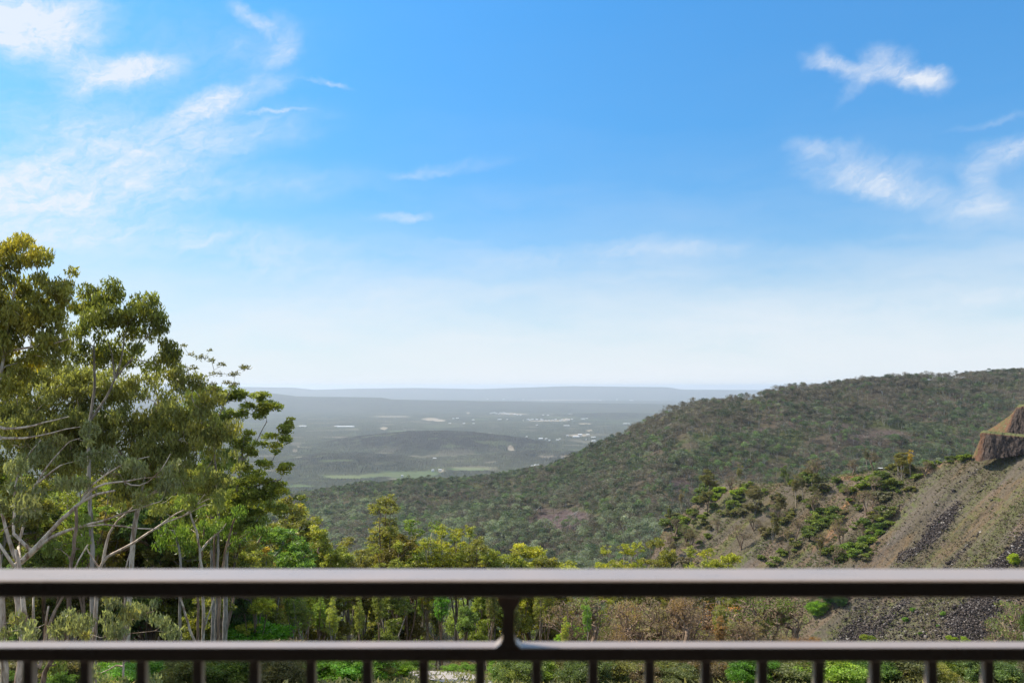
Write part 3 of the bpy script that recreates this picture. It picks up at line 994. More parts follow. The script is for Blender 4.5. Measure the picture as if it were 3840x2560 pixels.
def grow(limbs, clusters, rg, step=.5, tip=.012, power=.46, wob=.12, minz=None, up=.25):
    """limbs: list of (points, base radius, end radius); every leaf clump is joined to the nearest wood below it.
    returns node positions, parents, radii"""
    pos, par, rmin = [], [], []
    for li, (pts, r0, r1) in enumerate(limbs):
        q = resample(pts, step)
        j = np.linspace(0, 1, len(q))
        q[1:] += rg.normal(0, wob * .25, (len(q) - 1, 3)) * step
        if li == 0:
            prev = -1
        else:
            A = np.array(pos)
            prev = int(np.argmin(np.linalg.norm(A - q[0], axis=1)))
            q = q[1:] if np.linalg.norm(A[prev] - q[0]) < step * .7 else q
            j = np.linspace(0, 1, len(q))
        for p, t in zip(q, j):
            pos.append(p); par.append(prev); rmin.append(r0 + (r1 - r0) * t)
            prev = len(pos) - 1
    n_limb = len(pos)
    C = np.asarray(clusters, float)
    if len(C):
        base = np.array(pos[0]) if minz is None else np.array([pos[0][0], pos[0][1], minz])
        order = np.argsort(np.linalg.norm(C - base, axis=1) + rg.normal(0, .3, len(C)))
        buf = np.zeros((n_limb + len(C) * 14, 3)); buf[:n_limb] = pos
        cnt = n_limb
        for ci in order:
            p = C[ci]
            d = p - buf[:cnt]
            dist = np.linalg.norm(d, axis=1) + 1e-6
            cost = dist * (1 + 1.3 * np.clip(-(d[:, 2]) / dist + .1, 0, 1))
            if minz is not None:
                cost = cost + np.clip(minz - buf[:cnt, 2], 0, None) * 3
            k = int(np.argmin(cost))
            L = dist[k]
            m = min(12, max(2, int(L / step)))
            pk = par[k]
            pd = (buf[k] - buf[pk]) if pk >= 0 else np.array([0, 0, 1.0])
            pd = pd / (np.linalg.norm(pd) + 1e-6)
            ctrl = buf[k] + (pd * .35 + np.array([0, 0, up])) * L * .6
            prev = k
            for t in np.linspace(0, 1, m + 1)[1:]:
                q = (1 - t) ** 2 * buf[k] + 2 * t * (1 - t) * ctrl + t * t * p
                if t < 1:
                    q = q + rg.normal(0, wob, 3) * L / m
                buf[cnt] = q; par.append(prev); rmin.append(0); prev = cnt; cnt += 1
        buf = buf[:cnt]
    else:
        buf = np.array(pos)
    n = len(buf)
    w = np.zeros(n)
    haschild = np.zeros(n, bool)
    par = np.array(par)
    haschild[par[par >= 0]] = True
    w[~haschild] = 1
    for i in range(n - 1, 0, -1):
        if par[i] >= 0:
            w[par[i]] += w[i]
    r = np.maximum(tip * np.maximum(w, 1) ** power, np.array(rmin))
    for i in range(1, n):
        if par[i] >= 0:
            r[i] = min(r[i], r[par[i]])
    return buf, par, r, w


def tubes(pos, par, r, w, sides=6, thin=.02, mat_thick=0):
    n = len(pos)
    kids = [[] for _ in range(n)]
    for i in range(n):
        if par[i] >= 0:
            kids[par[i]].append(i)
    V, Fq, base = [], [], 0
    stack = [(0, -1)]
    while stack:
        start, frm = stack.pop()
        chain = ([frm] if frm >= 0 else []) + [start]
        i = start
        while kids[i]:
            ks = sorted(kids[i], key=lambda k: -w[k])
            for k in ks[1:]:
                stack.append((k, i))
            i = ks[0]
            chain.append(i)
        p = pos[chain]
        rr = r[chain].copy()
        if frm >= 0:
            rr[0] = min(rr[0], rr[1] * 1.25)
        if len(p) < 2:
            continue
        s = sides if rr.max() > thin else 3
        t = np.gradient(p, axis=0)
        t /= np.linalg.norm(t, axis=1)[:, None] + 1e-9
        ref = np.array([.31, .87, .38]) if abs(t[0, 2]) > .8 else np.array([0.05, .1, 1.0])
        a = np.cross(t, ref); a /= np.linalg.norm(a, axis=1)[:, None] + 1e-9
        b = np.cross(t, a)
        ang = np.arange(s) * 2 * math.pi / s
        ring = p[:, None] + rr[:, None, None] * (np.cos(ang)[None, :, None] * a[:, None] + np.sin(ang)[None, :, None] * b[:, None])
        m = len(p)
        V.append(ring.reshape(-1, 3))
        idx = base + np.arange(m * s).reshape(m, s)
        nx = np.roll(idx, -1, axis=1)
        Fq.append(np.stack([idx[:-1], nx[:-1], nx[1:], idx[1:]], -1).reshape(-1, 4))
        base += m * s
    return np.concatenate(V), np.concatenate(Fq)


def leaves(clusters, rg, per, rad, size, width, droop=.5, cap=0.0, warm_p=.12, cluster_scale=None, updown=None):
    """rhombic leaves scattered about each clump; cap > 0 gathers them in a dome"""
    C = np.asarray(clusters, float)
    nc = len(C)
    sc = rg.uniform(.65, 1.35, nc) if cluster_scale is None else cluster_scale
    k = np.maximum(3, (per * sc ** 2)).astype(int)
    idx = np.repeat(np.arange(nc), k)
    n = len(idx)
    d = rg.normal(0, 1, (n, 3)); d /= np.linalg.norm(d, axis=1)[:, None]
    rr = rg.random(n) ** .45
    if cap:
        d[:, 2] = np.where(rg.random(n) < cap, np.abs(d[:, 2]), d[:, 2])
    flat = np.array([1, 1, .62 if cap else .85])
    c = C[idx] + d * (rr * rad * sc[idx])[:, None] * flat
    ax = rg.normal(0, 1, (n, 3)) * (1 - droop) + np.array([0, 0, -1.0]) * droop * 1.6
    if cap:
        ax += d * .9 + np.array([0, 0, .35])
    ax /= np.linalg.norm(ax, axis=1)[:, None] + 1e-9
    sd = np.cross(ax, rg.normal(0, 1, (n, 3))); sd /= np.linalg.norm(sd, axis=1)[:, None] + 1e-9
    L = size * rg.uniform(.65, 1.3, n); W = width * rg.uniform(.7, 1.25, n)
    bend = np.cross(ax, sd) * (L * .22 * rg.normal(0, 1, n))[:, None]
    p0 = c - ax * (L / 2)[:, None]
    p2 = c + ax * (L / 2)[:, None]
    mid = c + bend
    p1 = mid + sd * (W / 2)[:, None]
    p3 = mid - sd * (W / 2)[:, None]
    V = np.stack([p0, p1, p2, p3], 1).reshape(-1, 3)
    Fq = np.arange(n * 4).reshape(n, 4)
    cc = rg.random(nc)
    cv = np.clip(cc[idx] * .45 + rg.random(n) ** 1.5 * .55, 0, 1)
    wm = (rg.random(nc) < warm_p).astype(float) * rg.uniform(.4, 1, nc)
    wv = np.clip(wm[idx] * rg.uniform(.3, 1, n), 0, 1)
    return V, Fq, cv, wv


def crown_mesh(name, *a, **k):
    V, Fq, cv, wm = leaves(*a, **k)
    return mesh_np(name, V, Fq, FOL, attrs={'cv': ('FACE', cv), 'warm': ('FACE', wm)})


def set_tint(o, t):
    o['tint'] = (float(t[0]), float(t[1]), float(t[2]), 1.0)


def ell_points(cx, cy, cz, rx, ry, rz, n, rg):
    d = rg.normal(0, 1, (n, 3)); d /= np.linalg.norm(d, axis=1)[:, None]
    return np.array([cx, cy, cz]) + d * (rg.random(n) ** .42)[:, None] * np.array([rx, ry, rz])


# ---- the big gums at the left, laid out from where their crowns and limbs stand
def hero_tree(label, D, limbs, blobs, seed, tint, bark, dens=1.0, leaf=(.20, .034), rad=.42, per=70, droop=.62, cap=0, depth=.8, warm=.12, tip=.009,
              base=None, step=.45, csp=.55, cat='tree', group=None, name='gum_tree', up=.12, power=.45):
    rg = np.random.default_rng(seed)
    px = D / F                                    # metres per photo pixel at this distance
    def q(X, Y, dd=0.0):
        return P(X, Y, D + dd)
    Ls = []
    for li, (pts, w0, w1) in enumerate(limbs):
        pp = [q(p[0], p[1], p[2] if len(p) > 2 else 0) for p in pts]
        if li == 0:
            x, y = pp[0][0], pp[0][1]
            pp[0][2] = min(pp[0][2], float(ground_z(x, y)) - .1) if base is None else base
            if pp[0][2] > float(ground_z(x, y)):
                pp.insert(0, np.array([x, y, float(ground_z(x, y)) - .1]))
        Ls.append((pp, w0 / 2 * px * .88, w1 / 2 * px * .85))
    cl = []
    for (X, Y, rx, ry, *o) in blobs:
        dd = o[0] if o else 0.0
        wx, wz = rx * px, ry * px
        dp = max(.5, min(wx, 2.2) * depth)
        n = max(1, int((1.75 if not cap else 1.3) * dens * (wx * wz * dp) / (csp ** 3) * 1.3 + .5))
        c = q(X, Y, dd)
        e = ell_points(c[0], c[1], c[2], wx, dp, wz, n, rg)
        far = rg.random(n) < .24
        e[far] = c + (e[far] - c) * rg.uniform(1.1, 1.45, (far.sum(), 1))
        cl.append(e)
    cl = np.concatenate(cl)
    b0 = Ls[0][0][0].copy()
    O = np.array([b0[0], b0[1], float(ground_z(b0[0], b0[1]))])
    Ls = [([p - O for p in pp], a, b) for pp, a, b in Ls]
    cl = cl - O
    pos, par, r, w = grow(Ls, cl, rg, step=step, tip=tip, minz=None, up=up, power=power)
    V, Fq = tubes(pos, par, r, w)
    root = empty(name, O)
    tag(root, label, cat, group)
    link('trunk', mesh_np('trunk', V, Fq, bark, smooth=True), root)
    cm = crown_mesh('crown', cl, rg, per * (1.55 if not cap else 1.3), rad * (.86 if not cap else 1.05), leaf[0] * 1.2, leaf[1] * (2.0 if not cap else 1.1), droop=droop, cap=cap, warm_p=warm)
    c = link('crown', cm, root)
    set_tint(c, (tint[0] * 1.62, tint[1] * 1.52, tint[2] * 1.75))
    return root


OLIVE = (.155, .155, .030)
OLIVE2 = (.140, .150, .042)
GREYG = (.150, .165, .085)
YGREEN = (.17, .20, .025)
GREEN = (.075, .150, .018)
DKGREEN = (.050, .095, .018)
LIME = (.22, .36, .03)

hero_tree('tallest gum at the far left edge, its olive crown reaching highest against the sky', 29,
          [([(20, 2700), (10, 2300), (-20, 1950), (-30, 1650), (0, 1420), (30, 1200), (60, 1060)], 34, 8),
           ([(-25, 1600), (60, 1610, -1), (153, 1587, -1.5), (260, 1560, -1.5)], 14, 4), ([(-25, 1640), (80, 1645, -1), (179, 1627, -1.5), (300, 1600, -1.5)], 12, 3),
           ([(-30, 1330), (100, 1300), (230, 1290), (260, 1270)], 9, 4)],
          [(60, 925, 80, 45), (30, 1000, 90, 70), (140, 1000, 100, 75), (30, 1100, 120, 40, 1), (190, 1080, 90, 80), (90, 1130, 150, 50), (240, 1130, 50, 70), (20, 1200, 120, 60), (110, 1210, 110, 40), (60, 1300, 130, 50, .5),
           (170, 1280, 110, 40), (215, 1220, 60, 40), (-120, 1100, 150, 160), (-150, 1350, 180, 220), (150, 1350, 80, 40), (250, 1060, 60, 40, 1), (20, 1400, 150, 60, 1)],
          11, OLIVE, BARK_PALE, dens=1.35, warm=.20, per=64, rad=.40)
hero_tree('second tall gum from the left, rounded olive crown on a fan of bare branches', 34,
          [([(352, 2700), (345, 2100), (335, 1800), (331, 1597), (352, 1515), (357, 1412), (350, 1300)], 26, 9),
           ([(345, 1560), (400, 1500), (433, 1422), (459, 1335), (470, 1260)], 12, 5), ([(433, 1430), (430, 1350), (405, 1280)], 8, 4), ([(440, 1410), (500, 1330), (560, 1250)], 7, 3)],
          [(350, 1115, 60, 30), (430, 1105, 100, 38), (540, 1140, 60, 40), (590, 1180, 40, 40), (330, 1170, 80, 60), (520, 1150, 70, 50), (450, 1180, 110, 50), (575, 1200, 45, 50), (300, 1240, 60, 70), (390, 1230, 80, 40), (500, 1230, 80, 40), (560, 1260, 60, 40), (600, 1240, 30, 30),
           (350, 1290, 70, 30), (640, 1290, 35, 30), (630, 1330, 30, 20), (300, 1320, 60, 40), (540, 1310, 40, 20), (280, 1110, 50, 30), (420, 1330, 130, 50, 1), (640, 1360, 60, 30), (560, 1340, 60, 40, 1)],
          12, (.115, .130, .026), BARK_GREY, dens=1.3, warm=.18, per=62, rad=.42)
hero_tree('broad olive gum filling the middle of the left group below the skyline crowns', 37,
          [([(470, 2750), (480, 2300), (500, 2000), (540, 1800), (560, 1640), (590, 1520)], 26, 9), ([(545, 1760), (640, 1660), (700, 1560)], 12, 4), ([(540, 1780), (430, 1680), (330, 1560)], 14, 4),
           ([(500, 1900), (640, 1800), (740, 1700)], 12, 5), ([(590, 1600), (600, 1500), (575, 1430)], 9, 4)],
          [(130, 1420, 190, 70, 1), (60, 1530, 150, 90, 1), (280, 1470, 140, 70), (240, 1590, 180, 90), (430, 1470, 120, 60), (560, 1440, 90, 55), (640, 1390, 60, 45), (690, 1450, 60, 50), (560, 1560, 140, 80),
           (690, 1560, 110, 80), (400, 1600, 140, 80), (770, 1520, 50, 50), (610, 1680, 130, 80), (740, 1660, 100, 70), (470, 1720, 140, 70), (300, 1700, 130, 70), (790, 1600, 50, 50), (820, 1700, 50, 60), (650, 1780, 150, 60), (500, 1830, 140, 50), (680, 1380, 60, 40), (740, 1430, 60, 40), (800, 1480, 60, 50), (850, 1600, 50, 70), (620, 1330, 50, 40), (60, 1650, 160, 90, 2), (200, 1740, 160, 70, 2), (880, 1720, 40, 40, 1), (760, 1800, 110, 60, 1), (360, 1400, 120, 40, 1), (130, 1620, 160, 60)],
          13, OLIVE2, BARK_PALE, dens=1.0, warm=.12, per=62, rad=.5)
hero_tree('dense green gum behind the tufted one, filling the lower right of the left group', 52,
          [([(790, 2700), (800, 2300), (790, 2000), (800, 1850), (810, 1720), (800, 1600)], 20, 7), ([(795, 1950), (870, 1860), (920, 1800)], 9, 4)],
          [(740, 1540, 80, 50), (800, 1560, 70, 50), (780, 1640, 90, 60), (850, 1660, 60, 40), (830, 1740, 90, 60), (900, 1800, 70, 50), (760, 1800, 90, 60), (860, 1880, 100, 50), (960, 1900, 70, 40), (720, 1900, 90, 50), (930, 1960, 90, 40), (840, 1980, 90, 40), (760, 1480, 60, 30)],
          31, (.10, .13, .028), BARK_GREY, dens=.75, warm=.15, per=60, rad=.46, leaf=(.2, .04))
hero_tree('thin sprawling gum with sparse dark tufts on wiry twigs against the pale sky', 41,
          [([(800, 2700), (815, 2200), (820, 1900), (800, 1650), (780, 1500), (765, 1420)], 16, 5), ([(800, 1600), (850, 1500), (870, 1440)], 6, 3), ([(790, 1560), (735, 1470), (700, 1380)], 6, 3)],
          [(690, 1290, 14, 12), (704, 1335, 16, 10), (745, 1342, 18, 8), (735, 1388, 16, 9), (780, 1352, 18, 7), (795, 1398, 20, 9), (838, 1402, 16, 8), (840, 1430, 18, 9), (880, 1407, 14, 7), (905, 1382, 14, 5), (868, 1440, 14, 8), (925, 1384, 8, 4),
           (760, 1440, 40, 18), (700, 1380, 30, 16), (800, 1465, 30, 14), (660, 1320, 20, 20), (716, 1420, 40, 20), (830, 1370, 12, 6), (780, 1315, 8, 4)],
          14, (.085, .085, .022), BARK_GREY, dens=1.0, warm=.1, per=26, rad=.24, leaf=(.17, .05), csp=.42, droop=.25, cap=.8, tip=.008)
hero_tree('green tufted gum at the right end of the left group, many thin stems', 46,
          [([(835, 2750), (845, 2300), (850, 2050), (880, 1880), (903, 1760), (908, 1700), (915, 1640)], 30, 8), ([(880, 1880), (930, 1830), (985, 1808), (1050, 1800)], 11, 5), ([(905, 1740), (960, 1660), (1000, 1580)], 7, 3),
           ([(905, 1740), (860, 1640), (840, 1540)], 7, 3)],
          [(770, 1480, 40, 22), (812, 1462, 34, 18), (848, 1500, 34, 18), (885, 1462, 40, 20), (905, 1492, 34, 16), (960, 1488, 32, 14), (988, 1510, 32, 14), (1000, 1538, 28, 14), (1042, 1530, 26, 12), (1090, 1572, 18, 18), (1073, 1592, 14, 12),
           (930, 1522, 30, 14), (900, 1548, 32, 14), (952, 1556, 30, 12), (862, 1562, 30, 14), (1060, 1612, 24, 14), (1052, 1642, 28, 16), (930, 1642, 26, 14), (975, 1662, 26, 14), (905, 1662, 30, 12), (1002, 1642, 16, 10), (1032, 1690, 26, 14),
           (1000, 1732, 34, 16), (1066, 1736, 26, 14), (935, 1702, 26, 12), (905, 1752, 26, 16), (958, 1792, 46, 22), (918, 1806, 40, 22), (1060, 1762, 20, 8), (1040, 1818, 34, 16), (1004, 1852, 34, 20), (960, 1862, 44, 24), (890, 1856, 36, 24),
           (870, 1905, 60, 34), (1052, 1850, 20, 16), (820, 1580, 30, 20), (830, 1640, 30, 20), (1115, 1868, 16, 8), (940, 1920, 50, 26), (800, 1960, 60, 30), (900, 1970, 70, 28), (1020, 1900, 40, 20)],
          15, (.120, .145, .026), BARK_GREY, dens=4.0, warm=.22, per=92, rad=.38, leaf=(.18, .080), csp=.50, droop=.15, cap=.5, tip=.010, depth=.6, up=.35)
hero_tree('leaning pale barked gum whose white limbs sweep up to the right across the left group', 27,
          [([(40, 2760), (90, 2420), (51, 2125), (102, 2087), (173, 2015), (219, 1954), (286, 1898), (316, 1867), (357, 1852), (430, 1838)], 44, 10),
           ([(60, 2120), (117, 2077), (184, 2010), (276, 1980), (388, 1949), (510, 1908), (600, 1880)], 20, 4), ([(316, 1867), (345, 1820), (398, 1806), (459, 1809), (530, 1790), (602, 1786)], 11, 4),
           ([(286, 1975), (332, 1969), (408, 1964), (510, 1982), (602, 1980)], 10, 4), ([(300, 1880), (320, 1830), (380, 1790), (470, 1730), (560, 1710)], 9, 3), ([(459, 1809), (530, 1830), (610, 1760), (640, 1700)], 7, 3),
           ([(51, 2000), (56, 1806, 1), (87, 1735, 1), (122, 1678, 1), (153, 1648, 1)], 12, 5), ([(70, 2050, 1), (122, 1837, 1), (168, 1755, 1), (240, 1673, 1)], 13, 5), ([(130, 1820, .5), (180, 1780, .5), (224, 1745, .5)], 12, 6),
           ([(50, 2120, -1), (0, 2040, -1), (-40, 1980, -1)], 14, 8), ([(60, 2110), (0, 1900), (-20, 1800)], 16, 8)],
          [(60, 1850, 130, 50, -1), (90, 1900, 110, 40, -1.5), (40, 1780, 90, 40, -1), (260, 1800, 90, 30), (150, 1700, 120, 40, 1), (430, 1760, 110, 35), (560, 1740, 110, 40), (600, 1830, 90, 30), (480, 1860, 90, 18), (380, 1700, 110, 40, 1),
           (660, 1760, 60, 40, 1), (300, 1640, 110, 40, 1.5), (30, 1960, 60, 30, -1)],
          16, (.145, .155, .062), BARK_PALE, dens=.8, warm=.14, per=58, rad=.36, leaf=(.19, .030), step=.3)
hero_tree('forked pale gum leaning right, low in the left group just above the handrail', 31,
          [([(360, 2780), (350, 2450), (367, 2128), (393, 2087), (449, 2064), (510, 2030), (566, 1990), (612, 1959), (689, 1934), (765, 1893)], 26, 5),
           ([(385, 2090), (408, 1995), (434, 1954), (474, 1923), (510, 1890)], 13, 4), ([(370, 2125), (330, 2080), (306, 2000)], 7, 3), ([(612, 1959), (660, 1920), (720, 1900), (780, 1870)], 7, 3), ([(700, 1930), (750, 1880), (770, 1850)], 5, 2)],
          [(780, 1860, 50, 26), (720, 1880, 60, 24), (640, 1900, 50, 20), (800, 1900, 40, 20), (560, 1900, 60, 18, 1), (690, 1830, 80, 30, 1), (470, 1890, 60, 16, 1)],
          17, (.13, .15, .035), BARK_PALE, dens=.8, warm=.3, per=50, rad=.36, step=.3)
hero_tree('twin stemmed pale gum standing upright right of the leaning gums', 40,
          [([(752, 2760), (757, 2500), (765, 2300), (755, 2128), (750, 2061), (740, 1995), (714, 1934), (704, 1890)], 22, 7), ([(755, 2056), (796, 2010), (837, 1992), (850, 1960)], 10, 4),
           ([(750, 2430), (719, 2390), (700, 2320), (677, 2240), (660, 2150)], 11, 8), ([(762, 2360), (790, 2290), (805, 2235)], 8, 5)],
          [(700, 1890, 60, 30), (640, 1960, 60, 30, 1), (840, 1960, 40, 20), (760, 1930, 50, 24, 1), (690, 1990, 50, 20, 1)],
          18, (.10, .14, .03), BARK_PALE, dens=.9, warm=.1, per=60, rad=.4, step=.35)
hero_tree('straight reddish brown trunked gum, right of the twin stemmed gum behind the rails', 41,
          [([(812, 2790), (818, 2560), (818, 2400), (822, 2240), (835, 2120), (846, 2060), (862, 2000), (880, 1940)], 22, 9), ([(820, 2250), (805, 2150), (801, 2060), (806, 2000)], 13, 8)],
          [(880, 1930, 60, 30), (820, 1950, 50, 26), (900, 2010, 60, 26, 1), (860, 2050, 40, 16, 1), (960, 2000, 60, 26, 1)],
          19, (.08, .125, .02), bark_material('red_brown_bark', (.42, .27, .17, 1), (.17, .10, .065, 1)), dens=1.1, warm=.12, per=60, rad=.45, step=.4)
hero_tree('dark rough barked stem between the pale twin gum and the reddish one', 42,
          [([(738, 2790), (742, 2500), (743, 2300), (745, 2150), (760, 2050), (765, 1980)], 16, 8)],
          [(760, 1980, 50, 30), (720, 2030, 60, 26), (800, 2040, 50, 22)],
          20, (.07, .11, .02), BARK_BROWN, dens=1.0, warm=.05, per=60, rad=.45)
hero_tree('grey straight trunked gum left of the twin stemmed gum behind the rails', 40,
          [([(672, 2790), (674, 2560), (676, 2400), (674, 2240), (680, 2120), (672, 2040), (650, 1990)], 18, 9)],
          [(650, 1990, 60, 30), (600, 2040, 60, 24), (700, 2060, 40, 16)],
          21, (.09, .14, .02), BARK_GREY, dens=1.0, warm=.1, per=60, rad=.45)
hero_tree('gum with a thick pale trunk and long hanging leaves close behind the lower left rails', 25,
          [([(120, 2700), (128, 2560), (132, 2480), (110, 2400), (90, 2300), (85, 2230), (80, 2150), (60, 2060)], 30, 14), ([(150, 2500), (175, 2390), (180, 2341), (206, 2276), (238, 2242), (262, 2190), (290, 2100), (330, 2040)], 17, 6),
           ([(150, 2480), (172, 2400), (168, 2330), (180, 2270)], 14, 7), ([(130, 2500), (125, 2380), (125, 2240)], 16, 8)],
          [(60, 2300, 80, 40, -1), (70, 2370, 90, 40, -1), (290, 2330, 90, 50, -1), (360, 2290, 80, 50, -1), (420, 2340, 90, 60, -1), (250, 2390, 110, 30, -1), (20, 2200, 60, 60), (330, 2200, 60, 50), (180, 2210, 40, 30, 1), (10, 2420, 60, 60)],
          22, (.15, .165, .07), BARK_PALE, dens=1.15, warm=.22, per=58, rad=.32, leaf=(.18, .028), step=.3)
hero_tree('shaggy gum of reddish stringy bark behind the lower left rails, second trunk from the edge', 26,
          [([(158, 2720), (160, 2580), (165, 2500), (250, 2400), (262, 2320), (258, 2240), (262, 2122), (275, 2060), (290, 1990), (285, 1900)], 24, 13), ([(165, 2520), (176, 2480), (185, 2500), (210, 2490)], 12, 6)],
          [(290, 1960, 50, 30, 1), (340, 2040, 50, 30, 1), (200, 2040, 50, 26, 1), (250, 2470, 60, 40, .5)],
          23, (.11, .14, .03), BARK_BROWN, dens=.8, warm=.2, per=54, rad=.36, step=.35)
hero_tree('slender gum hung with drooping grey green leaves behind the rails', 28,
          [([(455, 2760), (462, 2560), (466, 2400), (468, 2240), (470, 2120), (500, 2040)], 10, 6), ([(466, 2350), (520, 2300), (580, 2290)], 5, 2), ([(465, 2480), (400, 2510), (350, 2540)], 7, 3)],
          [(520, 2290, 90, 50), (590, 2330, 70, 50), (620, 2370, 50, 30), (430, 2280, 60, 40), (500, 2370, 80, 30), (400, 2520, 80, 50), (500, 2540, 80, 40), (360, 2560, 80, 40), (560, 2260, 60, 30)],
          24, (.15, .17, .075), BARK_PALE, dens=1.1, warm=.15, per=56, rad=.34, leaf=(.18, .028), step=.3)

# ------------------------------------------------------------------ kinds of smaller tree, built once and copied
class Kind:
    pass


KINDS = {}


def make_kind(key, name, h, trunk, blobs, seed, bark, ncl, per, rad, leaf, droop=.3, cap=.5, warm=.2, tip=.016, wob=.12, up=.35, step=.7, bare_extra=0, power=.45):
    rg = np.random.default_rng(seed)
    tot = sum(b[3] * b[4] * b[5] for b in blobs)
    cl = [ell_points(*b, max(1, int(ncl * b[3] * b[4] * b[5] / tot + .5)), rg) for b in blobs]
    cl = np.concatenate(cl)
    pts = cl
    if bare_extra:
        ex = np.concatenate([ell_points(b[0], b[1], b[2], b[3] * 1.1, b[4] * 1.1, b[5] * 1.1, bare_extra, rg) for b in blobs])
        pts = np.concatenate([cl, ex])
    pos, par, r, w = grow(trunk, pts, rg, step=step, tip=tip, wob=wob, up=up, power=power)
    V, Fq = tubes(pos, par, r, w, sides=6, thin=.035)
    k = Kind()
    k.key, k.name, k.h, k.bark = key, name, h, bark
    k.trunk = mesh_np(key + '_wood', V, Fq, bark, smooth=True)
    k.crown = crown_mesh(key + '_leaves', cl, rg, per * 1.5, rad * 1.18, leaf[0] * 1.05, leaf[1] * 1.2, droop=droop, cap=cap, warm_p=warm) if per else None
    KINDS[key] = k
    return k


def rb(rg, n, zr, spread, r, h):
    """n random leafy masses between heights zr"""
    out = []
    for i in range(n):
        z = rg.uniform(*zr) * h
        a = rg.uniform(0, 6.28); d = spread * rg.uniform(.2, 1)
        q = rg.uniform(.7, 1.25) * r
        out.append((d * math.cos(a), d * math.sin(a), z, q, q, q * .62))
    return out


_rg = np.random.default_rng(5)
for i in range(6):                       # slender gums: several bare rising stems, airy sprays and tufted heads
    h = 18.0
    lean = _rg.normal(0, .4, 2)
    f = _rg.uniform(.25, .45)
    tr = [([(0, 0, -.5), (lean[0] * .4, lean[1] * .4, h * .25), (lean[0], lean[1], h * .55), (lean[0] * 1.5, lean[1] * 1.5, h * .93)], .16, .035)]
    bl = [(lean[0] * 1.5, lean[1] * 1.5, h * .94, .9, .9, .75)]
    for j in range(_rg.integers(3, 6)):
        a = _rg.uniform(0, 6.28); q = _rg.uniform(.18, .5); zt = _rg.uniform(.68, .93); d = _rg.uniform(1.1, 2.5)
        sx, sy = lean[0] * q * 1.6, lean[1] * q * 1.6
        ex, ey = sx + d * math.cos(a), sy + d * math.sin(a)
        tr.append(([(sx, sy, h * q), (sx + d * .5 * math.cos(a), sy + d * .5 * math.sin(a), h * (q + (zt - q) * .35)), (ex, ey, h * zt)], .085, .03))
        bl.append((ex, ey, h * zt, .85, .85, .6))
        bl.append((ex * .8, ey * .8, h * (zt - .12), .7, .7, .5))
    bl.append((lean[0], lean[1], h * .68, 1.5, 1.5, h * .18))
    make_kind('slender_gum_%d' % i, 'slender_gum', h, tr, bl, 100 + i, [BARK_GREY, BARK_PALE, BARK_BROWN][i % 3], 330, 15, .28, (.26, .080), droop=.3, cap=.5, warm=.28)
for i in range(4):                       # bushy olive trees, leafy from low down
    h = 12.0
    tr = [([(0, 0, -.5), (_rg.normal(0, .4), _rg.normal(0, .4), h * .3), (_rg.normal(0, .8), _rg.normal(0, .8), h * .7)], .16, .05)]
    for j in range(3):
        a = _rg.uniform(0, 6.28)
        tr.append(([(0, 0, h * .12), (1.0 * math.cos(a), 1.0 * math.sin(a), h * .35), (1.6 * math.cos(a), 1.6 * math.sin(a), h * .6)], .08, .04))
    bl = rb(_rg, 9, (.30, .88), 2.4, 1.45, h) + [(0, 0, h * .92, 1.3, 1.3, .9)]
    make_kind('bushy_gum_%d' % i, 'bushy_gum', h, tr, bl, 200 + i, [BARK_BROWN, BARK_GREY][i % 2], 380, 24, .30, (.27, .082), droop=.35, cap=.4, warm=.18)
for i in range(4):                       # nearly leafless scrub: many fine dark twigs
    h = 8.0
    tr = [([(0, 0, -.4), (_rg.normal(0, .3), _rg.normal(0, .3), h * .35)], .10, .05)]
    for j in range(5):
        a = _rg.uniform(0, 6.28)
        tr.append(([(0, 0, h * .08), (.8 * math.cos(a), .8 * math.sin(a), h * .35), (1.5 * math.cos(a), 1.5 * math.sin(a), h * .65)], .05, .025))
    bl = rb(_rg, 6, (.45, .9), 1.9, 1.3, h)
    make_kind('bare_scrub_%d' % i, 'bare_tree', h, tr, bl, 300 + i, BARK_BROWN, 60, 14, .5, (.20, .055), droop=.2, cap=.2, warm=.1, tip=.020, bare_extra=85, up=.5)
for i in range(5):                       # rounded leafy shrubs
    h = 3.0
    tr = [([(0, 0, -.3), (0, 0, h * .3)], .05, .03)]
    bl = [(0, 0, h * .45, 1.5, 1.5, 1.1)] + rb(_rg, 5, (.3, .75), 1.3, .8, h)
    make_kind('leafy_shrub_%d' % i, 'shrub', h, tr, bl, 400 + i, BARK_BROWN, 170, 60, .34, (.15, .06), droop=.15, cap=.55, warm=.12, tip=.008, step=.4)

for i in range(4):                       # ragged scrub bushes for the far slope
    h = 3.0
    tr = [([(0, 0, -.3), (0, 0, h * .3)], .05, .03)]
    bl = rb(_rg, 7, (.15, .8), 1.7, .75, h)
    make_kind('scrub_bush_%d' % i, 'shrub', h, tr, bl, 500 + i, BARK_BROWN, 60, 34, .42, (.36, .19), droop=.0, cap=.3, warm=.15, tip=.010, step=.5)


def place(key, x, y, z, h, tint, rz, label, group=None, cat='tree', wide=1.0):
    k = KINDS[key]
    root = empty(k.name, (x, y, z), rz)
    s = h / k.h
    root.scale = (s * wide, s * wide, s)
    tag(root, label, cat, group)
    for nm, me in (('trunk', k.trunk), ('crown', k.crown)):
        if me is None: continue
        o = link(nm if k.name != 'shrub' else ('stem' if nm == 'trunk' else 'foliage'), me, root)
        if nm == 'crown': set_tint(o, tint)
    return root


